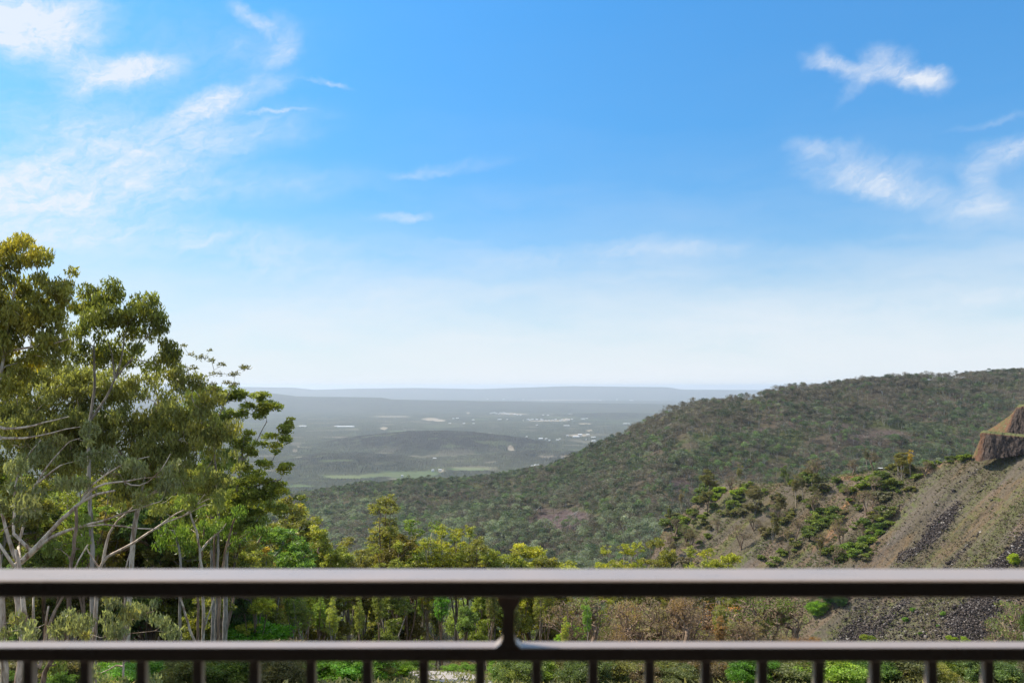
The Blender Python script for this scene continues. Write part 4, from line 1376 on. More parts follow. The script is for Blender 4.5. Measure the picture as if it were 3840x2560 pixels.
def place_px(key, X, Ytop, D, tint, label, group=None, cat='tree', wide=1.0, base=None, rz=None):
    """stand a tree D metres off so that its top reaches photo position (X, Ytop)"""
    x = (X - X0) / F * D
    g = float(ground_z(x, D)) if base is None else base
    top = H - (Ytop - Y0) / F * D
    return place(key, x, D, g - .1, max(1.0, top - g), tint, random.uniform(0, 6.28) if rz is None else rz, label, group, cat, wide)


YG = (.26, .28, .055); YG2 = (.31, .315, .045); OG = (.22, .215, .055); GG = (.18, .24, .05); BG = (.15, .24, .05)
# the crowns that stand up above the handrail, left to right
SKY = [
    (1085, 1850, 92, 'bushy_gum_0', OG, 'yellowish bushy gum just right of the green tufted gum', .8), (1150, 1888, 100, 'slender_gum_1', YG, 'yellow green gum with a rounded top above the handrail, right of the left group', .9),
    (1045, 1960, 84, 'bushy_gum_1', BG, 'bright green gum low beside the left group, its crown cut by the handrail', 1), (1125, 1955, 96, 'slender_gum_3', GG, 'small green crowned gum under the yellow rounded one, left of centre', 1),
    (1190, 1965, 88, 'bushy_gum_2', YG, 'lime tipped bushy gum with a leafy round head above the handrail', .8), (1258, 2050, 92, 'bushy_gum_3', OG, 'short olive gum barely clearing the handrail, left of the dome headed one', .8),
    (1312, 1993, 95, 'slender_gum_0', OG, 'dome headed olive gum between the left group and the tallest centre tree', 1.1), (1432, 1836, 104, 'slender_gum_2', OG, 'tallest slender gum left of centre, open branches and a narrow brownish head', 1.0),
    (1372, 2060, 98, 'bushy_gum_1', OG, 'dull olive gum at the foot of the tallest centre gum, on its left', .8), (1545, 1932, 100, 'slender_gum_4', GG, 'green headed slender gum immediately right of the tallest centre gum', 1.0),
    (1520, 1995, 95, 'bushy_gum_0', (.14, .12, .03), 'brownish drooping gum right of the tallest centre gum', .75), (1480, 2010, 92, 'slender_gum_5', YG, 'small gum whose crown touches the right side of the tallest centre gum', .9),
    (1600, 2000, 98, 'slender_gum_1', YG, 'yellow green many stemmed gum, first of the bright trio in the centre', 1), (1652, 1962, 97, 'slender_gum_3', YG2, 'bright yellow green gum, middle one of the centre trio', 1.0),
    (1708, 1962, 103, 'slender_gum_0', YG2, 'bright gum with two round heads, right one of the centre trio', .85), (1742, 1955, 100, 'slender_gum_5', YG, 'olive and lime gum directly behind the right one of the centre trio', .8),
    (1795, 2000, 97, 'slender_gum_2', OG, 'sloping olive gum falling away right of the centre trio', 1), (1850, 2052, 96, 'bushy_gum_3', YG, 'low yellowish gum between the centre trio and the wide domed one', .8),
    (1985, 2036, 104, 'bushy_gum_2', YG2, 'wide low dome shaped yellow green gum alone in the middle of the handrail', 1.35), (1925, 2062, 98, 'bushy_gum_0', YG, 'small lime crown at the left shoulder of the wide domed gum', .8),
    (2045, 2068, 100, 'bushy_gum_1', OG, 'small olive crown at the right shoulder of the wide domed gum', .8),
    (2270, 2100, 96, 'bushy_gum_3', YG2, 'tip of a yellow gum peeping over the handrail left of the golden cluster', .7), (2338, 2026, 100, 'slender_gum_4', YG2, 'golden green slender gum at the left end of the golden cluster', .9),
    (2395, 2018, 100, 'slender_gum_1', YG2, 'golden round headed gum, second in the golden cluster', .8), (2465, 1995, 104, 'slender_gum_2', OG, 'dark narrow headed gum, tallest in the golden cluster', .8),
    (2505, 2052, 98, 'bushy_gum_2', OG, 'brownish bushy gum right of the dark narrow headed one', .6), (2590, 2030, 102, 'slender_gum_3', YG, 'airy gum with a flat golden top right of the brownish bushy one', .95),
    (2680, 2040, 102, 'slender_gum_0', YG2, 'flat topped golden gum near the right end of the golden cluster', .95), (2735, 2058, 99, 'bushy_gum_1', YG2, 'last small golden gum of the cluster, at the edge of the scree', .7),
]
for (X, Yt, D, key, tint, lab, wide) in SKY:
    place_px(key, X, Yt, D, tint, lab, None, 'tree', wide * 1.2)

# the stand of trees behind and under the rails
rr = random.Random(3)
words = {'slender_gum': 'slender gum', 'bushy_gum': 'bushy gum', 'bare_tree': 'bare twiggy tree'}
ORD = ['first', 'second', 'third', 'fourth', 'fifth', 'sixth', 'seventh', 'eighth', 'ninth', 'tenth', 'eleventh', 'twelfth', 'thirteenth', 'fourteenth',
       'fifteenth', 'sixteenth', 'seventeenth', 'eighteenth', 'nineteenth', 'twentieth'] + ['twenty ' + w for w in ('first', 'second', 'third', 'fourth', 'fifth', 'sixth', 'seventh', 'eighth', 'ninth')] + ['thirtieth']
STAND = []


def stand_label(X, D, tone, kn):
    k = int(round((X - 1800) / 213.4)) + 8
    k = min(17, max(0, k))
    STAND.append([X, D, tone, kn, k, None])
    return STAND[-1]


def stand_place(key, X, Yt, D, tt, tone, wide):
    rec = stand_label(X, D, tone, words[KINDS[key].name])
    rec[5] = place_px(key, X, Yt, D, tt, None, None, 'tree', wide)


for k in range(46):                       # the wood filling the gaps behind the left gums
    D = rr.uniform(50, 84)
    X = rr.uniform(-350, 1010)
    Yt = rr.uniform(1640, 1950) + max(0, X - 600) * .55
    tone, tt = rr.choice([('olive', OG), ('green', GG), ('yellow green', YG), ('grey green', (.14, .16, .06)), ('olive', OG)])
    stand_place(rr.choice(['slender_gum_%d' % rr.randrange(6), 'bushy_gum_%d' % rr.randrange(4)]), X, Yt, D, tuple(c * rr.uniform(.8, 1.1) for c in tt), tone, rr.uniform(.85, 1.15))
for k in range(135):
    D = rr.uniform(56, 150)
    X = rr.uniform(-400, 2300)
    if X > 2050 and rr.random() < .4: continue
    if X < 1050:
        Yt = rr.uniform(1900, 2180) if X < 900 else rr.uniform(1960, 2200)
    else:
        Yt = rr.uniform(2115, 2240)
        if 2100 < X: Yt = rr.uniform(2190, 2300)
    key = rr.choice(['slender_gum_%d' % rr.randrange(6)] * 3 + ['bushy_gum_%d' % rr.randrange(4)] * 2)
    if D < 80 and 1000 < X: key = 'slender_gum_%d' % rr.randrange(6)
    tone, tt = rr.choice([('olive', OG), ('green', GG), ('yellow green', YG), ('grey green', (.14, .16, .06)), ('bright green', BG)])
    stand_place(key, X, Yt, D, tuple(c * rr.uniform(.95, 1.4) for c in tt), tone, rr.uniform(.7, 1.0))
for k in range(70):                       # brown leafless scrub and rusty foliage right of the post
    X = rr.uniform(2120, 3100)
    D = rr.uniform(62, 120)
    Yt = rr.uniform(2210, 2370) + max(0, (X - 2900) * .35)
    tone, tt = rr.choice([('grey brown', (.20, .15, .09)), ('rust coloured', (.30, .19, .09)), ('dull green', (.20, .22, .07)), ('olive', (.22, .23, .06)), ('tan', (.30, .25, .14))])
    key = rr.choice(['bare_scrub_%d' % rr.randrange(4)] * 3 + ['slender_gum_%d' % rr.randrange(6)])
    if X > 2950: tone, tt = ('rust coloured', (.30, .17, .07)); Yt = max(Yt, 2380)
    stand_place(key, X, Yt, D, tt, tone, rr.uniform(.8, 1.2))
from collections import defaultdict
bins = defaultdict(list)
for rec in STAND:
    bins[(rec[2], rec[3], rec[4])].append(rec)
for (tone, kn, k), recs in bins.items():
    recs.sort(key=lambda r: r[0])
    for i, rec in enumerate(recs):
        lab = '%s %s over the %s baluster from the left' % (tone, kn, ORD[k])
        if len(recs) == 2: lab += [', left one', ', right one'][i]
        elif len(recs) > 2: lab += ', %s of %d' % (ORD[i], len(recs))
        tag(rec[5], lab, 'tree', 'trees of the stand behind the rails')
for (X, Yt, D, key, tint, lab, wide) in [
    (2200, 2262, 88, 'bushy_gum_2', GG, 'mid green rounded tree behind the rails, right of the post', 1), (2130, 2325, 80, 'bushy_gum_1', LIME, 'low yellow green rounded bush tree behind the rails, right of the post', 1.2),
    (1745, 2262, 84, 'bushy_gum_0', (.17, .24, .07), 'pale mint green feathery tree behind the rails, left of the post', .9),
    (2660, 2235, 96, 'bare_scrub_1', (.42, .22, .09), 'orange brown twiggy crown, brightest rusty one behind the rails', 1.6), (2740, 2285, 92, 'bare_scrub_2', (.45, .33, .10), 'straw yellow twiggy crown beside the brightest rusty one', 1.2),
    (2840, 2215, 84, 'bare_scrub_0', (.12, .17, .03), 'dark branched open tree with green sprays behind the rails', 1.5), (2930, 2215, 84, 'bare_scrub_3', (.13, .18, .03), 'second dark branched open tree, next to the scree edge', 1.3),
    (3790, 2240, 66, 'bare_scrub_1', GG, 'sparse leafy sapling at the right edge between the rails', 1.0), (3730, 2300, 60, 'bare_scrub_2', (.16, .22, .04), 'small sparse sapling left of the one at the right edge', .8),
    (3860, 2260, 58, 'bushy_gum_3', (.10, .14, .04), 'leafy young gum cut by the right edge of the photo', .7)]:
    place_px(key, X, Yt, D, tint, lab, None, 'tree', wide)

# shrubs on the ground seen between the balusters
BRIGHT = (.17, .29, .045); MIDG = (.11, .19, .035)
for i, (X, Yt, D, tint, w, lab) in enumerate([
    (520, 2470, 47, MIDG, 1.3, 'dense green shrub low behind the third gap of the balusters from the left'), (610, 2500, 44, MIDG, 1.2, 'green shrub left of the grey trunk under the lower rail'),
    (960, 2465, 52, (.10, .20, .02), 1.3, 'green shrub under the lower rail right of the reddish trunk'), (880, 2300, 60, (.11, .26, .02), 1.6, 'large bright green shrub between the rails beside the reddish trunk'),
    (960, 2350, 64, (.11, .26, .02), 1.3, 'bright green shrub beside the large one between the rails'), (1060, 2375, 66, BRIGHT, 1.0, 'small lime shrub between the rails left of centre'),
    (1250, 2480, 50, (.12, .23, .02), 1.6, 'broad mid green shrub under the lower rail left of the track'), (1330, 2490, 47, (.13, .24, .02), 1.3, 'leafy green shrub under the lower rail, second left of the track'),
    (1440, 2500, 48, (.20, .32, .03), 1.5, 'yellow green broad shrub beside the track'), (1500, 2525, 46, (.20, .32, .03), 1.2, 'low yellow green shrub on the near side of the track'),
    (1690, 2485, 70, BRIGHT, 1.7, 'vivid green shrub on the far side of the track'), (1750, 2505, 67, BRIGHT, 1.5, 'vivid green low shrub on the far bank, right of the track'),
    (1860, 2535, 60, BRIGHT, 1.2, 'vivid green low shrub left of the centre baluster'), (1960, 2530, 60, BRIGHT, 1.5, 'vivid green low shrub below the post'), (2050, 2540, 58, (.12, .24, .02), 1.2, 'green shrub right of the vivid ones below the post'),
    (2400, 2490, 60, MIDG, 1.4, 'dark green shrub in the brown scrub under the lower rail'), (2800, 2490, 62, (.12, .20, .03), 1.3, 'green shrub under the lower rail among bare twigs'),
    (3140, 2470, 64, (.14, .24, .03), 2.0, 'broad feathery green shrub under the lower rail at the right'), (3230, 2480, 62, (.14, .24, .03), 1.5, 'feathery green shrub adjoining the broad one under the lower rail'),
    (3360, 2490, 60, (.13, .22, .05), 1.5, 'grey green shrub in front of the dark rubble under the lower rail'), (3420, 2500, 56, MIDG, 1.2, 'small green shrub in front of the dark rubble'),
    (3570, 2500, 50, (.28, .33, .06), 1.1, 'yellowish leafy shrub at the lower right, left one of three'), (3640, 2490, 50, (.30, .40, .05), 1.2, 'bright yellow green shrub at the lower right, middle of three'),
    (3700, 2500, 52, (.24, .34, .05), 1.2, 'yellow green shrub at the lower right, right one of three'), (3810, 2510, 50, (.10, .19, .03), 1.4, 'dark green shrub in the lower right corner'),
    (230, 2520, 33, MIDG, 1.0, 'green undergrowth shrub between the big trunks at the lower left'), (20, 2500, 33, (.10, .17, .03), 1.2, 'green shrub in the lower left corner')]):
    place_px('leafy_shrub_%d' % (i % 5), X, Yt, D, tint, lab, None, 'shrub', w)

# undergrowth filling the ground below the rails: individual bushes, plus tussocks nobody could count
bush = defaultdict(list)
for k in range(210):
    D = rr.uniform(34, 84) if k % 3 else rr.uniform(33, 47)
    X = rr.uniform(-60, 3900)
    if 1430 < X < 1860 and D < 74: continue
    Yt = F * -(float(ground_z((X - X0) / F * D, D)) - H) / D + Y0 - rr.uniform(60, 140) * 50 / D
    Yt = max(Yt, 2435 if rr.random() < .85 else 2385)
    if X < 2150: tone, tt = rr.choice([('vivid green', BRIGHT), ('mid green', (.13, .22, .03)), ('olive green', (.16, .19, .055)), ('olive brown', (.20, .18, .08)), ('yellow green', (.23, .29, .055))])
    elif X < 3050: tone, tt = rr.choice([('mid green', (.11, .18, .03)), ('brown', (.20, .14, .08)), ('grey green', (.13, .15, .06)), ('dull olive', (.19, .20, .07))])
    else: tone, tt = rr.choice([('mid green', MIDG), ('grey green', (.14, .18, .07)), ('yellow green', (.26, .31, .06)), ('olive brown', (.19, .17, .08))])
    b_ = min(17, max(0, int(round((X - 1800) / 213.4)) + 8))
    o = place_px('leafy_shrub_%d' % rr.randrange(5), X, Yt, D, tuple(c * rr.uniform(.8, 1.15) for c in tt), None, None, 'shrub', rr.uniform(1.1, 1.9))
    bush[(tone, b_)].append((X, o))
for (tone, b_), L in bush.items():
    L.sort(key=lambda q: q[0])
    for i, (X, o) in enumerate(L):
        lab = '%s bush on the ground behind the %s baluster from left' % (tone, ORD[b_])
        if len(L) > 1: lab += ', %s' % ORD[i]
        tag(o, lab, 'shrub', 'undergrowth bushes of the forest floor')


def build_tussocks():
    rg = np.random.default_rng(55)
    n = 9000
    D = rg.uniform(22, 110, n)
    X = rg.uniform(-300, 4100, n)
    x = (X - X0) / F * D
    keep = ~((X > 1330) & (X < 1900) & (np.abs(D - 58) < 7))
    x, D = x[keep], D[keep]; n = len(x)
    z = ground_z(x, D)
    V, m_ = [], 7
    a = rg.uniform(0, 6.28, (n, m_)); L = rg.uniform(.08, .34, (n, m_)); w = rg.uniform(.03, .08, (n, m_))
    bx = x[:, None] + rg.normal(0, .18, (n, m_)); by = D[:, None] + rg.normal(0, .18, (n, m_)); bz = z[:, None] - .03 + 0 * a
    dx, dy = np.cos(a), np.sin(a)
    t = rg.uniform(.1, .9, (n, m_))
    p0 = np.stack([bx - dy * w, by + dx * w, bz], -1); p1 = np.stack([bx + dy * w, by - dx * w, bz], -1)
    p2 = np.stack([bx + dx * L * t * 2.5 + dy * w * .3, by + dy * L * t * 2.5, bz + L * (1 - t * .6)], -1); p3 = np.stack([bx + dx * L * t * 2.5 - dy * w * .3, by + dy * L * t * 2.5, bz + L * (1 - t * .6)], -1)
    V = np.stack([p0, p1, p2, p3], 2).reshape(-1, 3)
    Fq = np.arange(len(V)).reshape(-1, 4)
    cv = np.repeat(rg.random(n), m_); wm = np.repeat((rg.random(n) < .5) * rg.random(n), m_)
    o = link('undergrowth', mesh_np('undergrowth', V, Fq, FOL, attrs={'cv': ('FACE', cv), 'warm': ('FACE', wm)}))
    set_tint(o, (.12, .125, .045))
    tag(o, 'low grass, seedlings and dry litter covering the forest floor', 'undergrowth', kind='stuff')


build_tussocks()

# ------------------------------------------------------------------ the forest on the mountainside
def hill_leafy(key, seed, h, w, nl, ls, bark, stems=1):
    rg = np.random.default_rng(seed)
    bl = [(rg.normal(0, w * .28), rg.normal(0, w * .28), h * rg.uniform(.5, .86), w * rg.uniform(.3, .5), w * rg.uniform(.3, .5), w * rg.uniform(.2, .36)) for _ in range(6)]
    bl.append((0, 0, h * .86, w * .35, w * .35, w * .25))
    c = np.array([(b[0], b[1], b[2]) for b in bl])
    V, Fq, cv, wm = [], [], [], []
    b0 = 0
    for b in bl:
        k = nl // len(bl)
        d = rg.normal(0, 1, (k, 3)); d /= np.linalg.norm(d, axis=1)[:, None]
        d[:, 2] = np.where(rg.random(k) < .7, np.abs(d[:, 2]), d[:, 2])
        p = np.array(b[:3]) + d * (rg.random(k) ** .3)[:, None] * np.array(b[3:])
        ax = rg.normal(0, 1, (k, 3)) + d * .8; ax /= np.linalg.norm(ax, axis=1)[:, None]
        sd = np.cross(ax, rg.normal(0, 1, (k, 3))); sd /= np.linalg.norm(sd, axis=1)[:, None] + 1e-9
        s = ls * rg.uniform(.6, 1.3, (k, 1))
        V.append(np.stack([p - ax * s, p + sd * s * .55, p + ax * s, p - sd * s * .55], 1).reshape(-1, 3))
        cb = rg.random()
        cv.append(np.clip(cb * .5 + rg.random(k) * .5, 0, 1)); wm.append((rg.random(k) < .1) * .6)
        Fq.append(b0 + np.arange(k * 4).reshape(k, 4)); b0 += k * 4
    nleaf = sum(len(f) for f in Fq)
    # trunk and a few limbs
    for q in range(stems + 5):
        if q < stems:
            a, e, r = np.array([q * .5, 0, -.8]), np.array([rg.normal(0, w * .12), rg.normal(0, w * .12), h * .86]), .17
        else:
            t = c[q - stems]
            a, e, r = np.array([0, 0, h * rg.uniform(.15, .4)]), t + np.array([0, 0, b[5] * .5]), .09
        for ang in (0, 1.57):
            s = np.array([math.cos(ang), math.sin(ang), 0]) * r
            V.append(np.stack([a - s, a + s, e + s * .35, e - s * .35])); Fq.append(np.array([[b0, b0 + 1, b0 + 2, b0 + 3]])); b0 += 4
            cv.append(np.array([.5])); wm.append(np.array([0.0]))
    V, Fq, cv, wm = np.concatenate(V), np.concatenate(Fq), np.concatenate(cv), np.concatenate(wm)
    mi = np.zeros(len(Fq), int); mi[nleaf:] = 1
    return mesh_np(key, V, Fq, [FOL_HILL, bark], mi, attrs={'cv': ('FACE', cv), 'warm': ('FACE', wm)})


def hill_twiggy(key, seed, h, w, nt, nl, bark):
    rg = np.random.default_rng(seed)
    V, Fq, cv, mi = [], [], [], []
    b0 = 0
    def blade(a, e, r0, r1):
        nonlocal b0
        ang = rg.uniform(0, 3.14)
        s = np.array([math.cos(ang), math.sin(ang), 0])
        V.append(np.stack([a - s * r0, a + s * r0, e + s * r1, e - s * r1])); Fq.append([b0, b0 + 1, b0 + 2, b0 + 3]); b0 += 4; cv.append(.5); mi.append(1)
    top = np.array([rg.normal(0, .5), rg.normal(0, .5), h])
    for _ in range(2): blade(np.array([0, 0, -.8]), top, .17, .05)
    for _ in range(nt):
        t = rg.uniform(.25, .85)
        a = top * t
        d = rg.normal(0, 1, 3); d[2] = abs(d[2]) + .8; d /= np.linalg.norm(d)
        L = w * rg.uniform(.3, .75) * (1.15 - t * .5)
        e = a + d * L
        blade(a, e, .11, .05)
        for _k in range(2):
            d2 = d + rg.normal(0, .5, 3); d2 /= np.linalg.norm(d2)
            m = a + (e - a) * rg.uniform(.4, .9)
            blade(m, m + d2 * L * .55, .075, .035)
    for _ in range(nl):
        d = rg.normal(0, 1, 3); d /= np.linalg.norm(d)
        p = np.array([0, 0, h * .66]) + d * np.array([w * .5, w * .5, h * .32]) * rg.random() ** .4
        ax = rg.normal(0, 1, 3); ax /= np.linalg.norm(ax); sd = np.cross(ax, rg.normal(0, 1, 3)); sd /= np.linalg.norm(sd)
        s = .38 * rg.uniform(.6, 1.3)
        V.append(np.stack([p - ax * s, p + sd * s * .5, p + ax * s, p - sd * s * .5])); Fq.append([b0, b0 + 1, b0 + 2, b0 + 3]); b0 += 4; cv.append(rg.random()); mi.append(0)
    return mesh_np(key, np.concatenate(V), np.array(Fq), [FOL_HILL, bark], mi, attrs={'cv': ('FACE', cv), 'warm': ('FACE', np.zeros(len(cv)))})


BARK_HILL = simple('hill_bark', (.23, .20, .17, 1), .9, vary=.3, scale=.5)
BARK_WHITE = simple('white_bark', (.46, .43, .38, 1), .9, vary=.2, scale=.5)
HM = [hill_leafy('hill_gum_0', 1, 10, 7, 330, .42, BARK_WHITE), hill_leafy('hill_gum_1', 2, 11, 6, 300, .42, BARK_HILL), hill_leafy('hill_gum_2', 3, 9, 7.5, 330, .45, BARK_HILL, 2),
      hill_leafy('hill_gum_3', 4, 12, 6.5, 300, .40, BARK_WHITE), hill_leafy('hill_gum_4', 5, 8, 6.5, 330, .42, BARK_HILL), hill_leafy('hill_gum_5', 6, 10, 5, 240, .36, BARK_WHITE, 2),
      hill_twiggy('hill_bare_0', 7, 10, 6, 34, 60, BARK_HILL), hill_twiggy('hill_bare_1', 8, 11, 5, 30, 40, BARK_WHITE), hill_twiggy('hill_bare_2', 9, 9, 6, 38, 90, BARK_HILL)]
HOLD = []


def build_forest():
    global FOREST_MAT
    rg = np.random.default_rng(77)
    V = MT_V
    nr, nc = V.shape[:2]
    a, b, c, d = V[:-1, :-1], V[:-1, 1:], V[1:, 1:], V[1:, :-1]
    area = .5 * np.linalg.norm(np.cross(c - a, d - b), axis=-1)
    cx = MT_X[:-1, :-1]
    ok = (cx > 250) & (cx < 4350)
    wgt = (area * ok).ravel()
    dens = 1 / 52.0
    ntot = int(wgt.sum() * dens)
    ntot = min(ntot, 48000)
    cell = rg.choice(len(wgt), ntot, p=wgt / wgt.sum())
    r, q = cell // (nc - 1), cell % (nc - 1)
    u, v = rg.random(ntot)[:, None], rg.random(ntot)[:, None]
    p = (a[r, q] * (1 - u) + b[r, q] * u) * (1 - v) + (d[r, q] * (1 - u) + c[r, q] * u) * v
    bare = MT_BARE[r, q]
    X = p[:, 0] / p[:, 1] * F + X0
    Yp = (H - p[:, 2]) / p[:, 1] * F + Y0
    f3 = fbm(p[:, 0] / 70 + 31, p[:, 1] / 70, 4, 903)
    keep = rg.random(ntot) > np.maximum(np.clip(bare * 1.25, 0, .98), np.clip((f3 - .52) / .12, 0, .75) * (Yp < 1900))
    hidden = (X > 2500) & (Yp - 14 / p[:, 1] * F > interp(X, CREST) + 6)
    keep &= ~hidden
    keep &= Yp < 2440
    p, X, Yp = p[keep], X[keep], Yp[keep]
    n = len(p)
    # what grows where
    f1 = fbm(p[:, 0] / 90, p[:, 1] / 90, 4, 901)
    f2 = fbm(p[:, 0] / 45 + 7, p[:, 1] / 45, 3, 902)
    ridge_near = np.clip(1 - (Yp - interp(X, RIDGE)) / 150.0, 0, 1)
    twig_p = np.clip(.15 + ridge_near * .55 * (X > 2300) + .35 * np.clip((f1 - .5) / .15, 0, 1), 0, .85)
    twig = rg.random(n) < twig_p
    kind = np.where(twig, 6 + rg.integers(0, 3, n), rg.integers(0, 6, n))
    tints = np.array([(.095, .102, .066), (.062, .070, .046), (.150, .155, .115), (.100, .135, .062), (.042, .062, .040), (.205, .205, .165), (.135, .175, .075)])
    pr = np.tile(np.array([.28, .22, .18, .10, .12, .08, .02]), (n, 1))
    green = np.clip((f2 - .52) / .08, 0, 1)
    low = np.clip((Yp - 1850) / 120, 0, 1) * (X < 2500)
    pr[:, 3] += green * .7; pr[:, 6] += green * .3; pr[:, 4] += green * .25
    pr[:, 5] += low * .30; pr[:, 2] += low * .35
    pr[:, 1] += ridge_near * .3; pr[:, 4] += ridge_near * .2
    pr /= pr.sum(1)[:, None]
    ti = (pr.cumsum(1) < rg.random(n)[:, None]).sum(1).clip(0, 6)
    tint = tints[ti] * rg.uniform(.6, 1.2, (n, 1)) * np.array([1.06, 1.20, 1.06]) * (1 + .22 * low)[:, None]
    tint[twig] = np.array([.150, .130, .110]) * rg.uniform(.7, 1.3, (twig.sum(), 1))
    sc = rg.uniform(.75, 1.45, n) * np.clip(.8 + fbm(p[:, 0] / 60, p[:, 1] / 60, 2, 905) * .5, .8, 1.3)
    sc *= 1 + .18 * np.clip((Yp - 1850) / 150, 0, 1)
    sc *= np.where(rg.random(n) < .06, 1.3, 1.0)
    rz = rg.uniform(0, 6.28, n)
    # the 300 that show largest become trees of their own; all others are one wood
    vis = (X > 1100) & (X < 3830) & (Yp < 2105) & ~((X > 2200) & (X < 2800) & (Yp > 2010)) & (Yp > interp(X, RIDGE) - 4) & ((X < 2450) | (Yp < interp(X, CREST) - 8))
    size = sc * 10 / p[:, 1] * np.where(twig, .6, 1) * vis
    top = np.argsort(-size)[:300]
    names = ['dull olive', 'dark olive', 'silvery green', 'fresh green', 'deep green', 'pale grey', 'light green']
    labs = defaultdict(list)
    src = []
    for k in range(9):
        src.append(None)
    for i in top:
        k = int(kind[i])
        o = bpy.data.objects.new('hillside_tree' if k < 6 else 'bare_hillside_tree', HM[k])
        COL.objects.link(o)
        o.location = p[i]
        o.rotation_euler = (0, 0, rz[i]); o.scale = (sc[i],) * 3
        set_tint(o, tint[i])
        bi = min(17, max(0, int(round((X[i] - 1800) / 213.4)) + 8))
        up_ = 'low' if Yp[i] > 1960 else 'midway' if Yp[i] > 1780 else 'high'
        labs[(names[ti[i]] + ' leafy tree' if k < 6 else 'leafless grey brown tree', up_, bi)].append((X[i], o))
        if src[k] is None: src[k] = o
    for (nm, up_, bi), L in labs.items():
        L.sort(key=lambda q: q[0])
        for j, (_, o) in enumerate(L):
            tag(o, '%s %s on the mountain above the %s baluster%s' % (nm, up_, ORD[bi], '' if len(L) == 1 else ', %s from left' % ORD[min(j, 29)]), 'tree', 'trees of the mountain forest')
    rest = np.ones(n, bool); rest[top] = False
    # a rest-of-the-wood object: one point per tree, each dressed with one of the tree shapes above
    for k in range(9):
        if src[k] is None:
            src[k] = src[0] if k < 6 else (src[6] or src[7] or src[8] or src[0])
    pts = p[rest]
    me = bpy.data.meshes.new('mountain_forest')
    me.vertices.add(len(pts)); me.vertices.foreach_set('co', pts.astype(np.float32).ravel())
    def fattr(name, arr, kind_='FLOAT'):
        at = me.attributes.new(name, kind_, 'POINT')
        at.data.foreach_set({'FLOAT': 'value', 'INT': 'value', 'FLOAT_COLOR': 'color'}[kind_], arr)
    fattr('pick', kind[rest].astype(np.int32), 'INT')
    fattr('size', sc[rest].astype(np.float32))
    fattr('turn', rz[rest].astype(np.float32))
    t4 = np.concatenate([tint[rest], np.ones((rest.sum(), 1))], 1).astype(np.float32)
    fattr('tint', t4.ravel(), 'FLOAT_COLOR')
    me.update()
    ob = link('mountain_forest', me)
    tag(ob, 'grey green forest of small trees covering the mountainside', 'forest', kind='stuff')
    ng = bpy.data.node_groups.new('forest_of_trees', 'GeometryNodeTree')
    ng.interface.new_socket('Geometry', in_out='INPUT', socket_type='NodeSocketGeometry')
    ng.interface.new_socket('Geometry', in_out='OUTPUT', socket_type='NodeSocketGeometry')
    gi = ng.nodes.new('NodeGroupInput'); go = ng.nodes.new('NodeGroupOutput')
    join = ng.nodes.new('GeometryNodeJoinGeometry')
    for k in range(8, -1, -1):
        oi = ng.nodes.new('GeometryNodeObjectInfo'); oi.transform_space = 'ORIGINAL'
        oi.inputs['Object'].default_value = src[k]
        oi.inputs['As Instance'].default_value = True
        ng.links.new(oi.outputs['Geometry'], join.inputs[0])
    def named(name, dt):
        a_ = ng.nodes.new('GeometryNodeInputNamedAttribute'); a_.data_type = dt; a_.inputs['Name'].default_value = name
        return a_.outputs['Attribute']
    iop = ng.nodes.new('GeometryNodeInstanceOnPoints')
    ng.links.new(gi.outputs[0], iop.inputs['Points'])
    ng.links.new(join.outputs[0], iop.inputs['Instance'])
    iop.inputs['Pick Instance'].default_value = True
    ng.links.new(named('pick', 'INT'), iop.inputs['Instance Index'])
    cx_ = ng.nodes.new('ShaderNodeCombineXYZ'); ng.links.new(named('turn', 'FLOAT'), cx_.inputs[2])
    ng.links.new(cx_.outputs[0], iop.inputs['Rotation'])
    ng.links.new(named('size', 'FLOAT'), iop.inputs['Scale'])
    ng.links.new(iop.outputs[0], go.inputs[0])
    md = ob.modifiers.new('trees', 'NODES'); md.node_group = ng
    print('forest', n, 'individual', len(top))


build_forest()


# ------------------------------------------------------------------ what grows and lies on the scree spur
def on_spur(X, Y):
    D = float(spur_D(X, Y))
    i = int(np.argmin((SPX - (X - X0) / F * D) ** 2 + (SPY - D) ** 2))
    return float(SPX.ravel()[i]), float(SPY.ravel()[i]), float(SPZ.ravel()[i])


def spur_plant(key, X, Ybase, hpx, tint, label, group=None, cat='tree', wide=1.0):
    Yb = max(Ybase, float(interp(X, CREST)) + 2)
    x, y, z = on_spur(X, Yb)
    h = hpx / F * y
    return place(key, x, y, z - .15, h, tint, random.uniform(0, 6.28), label, group, cat, wide)


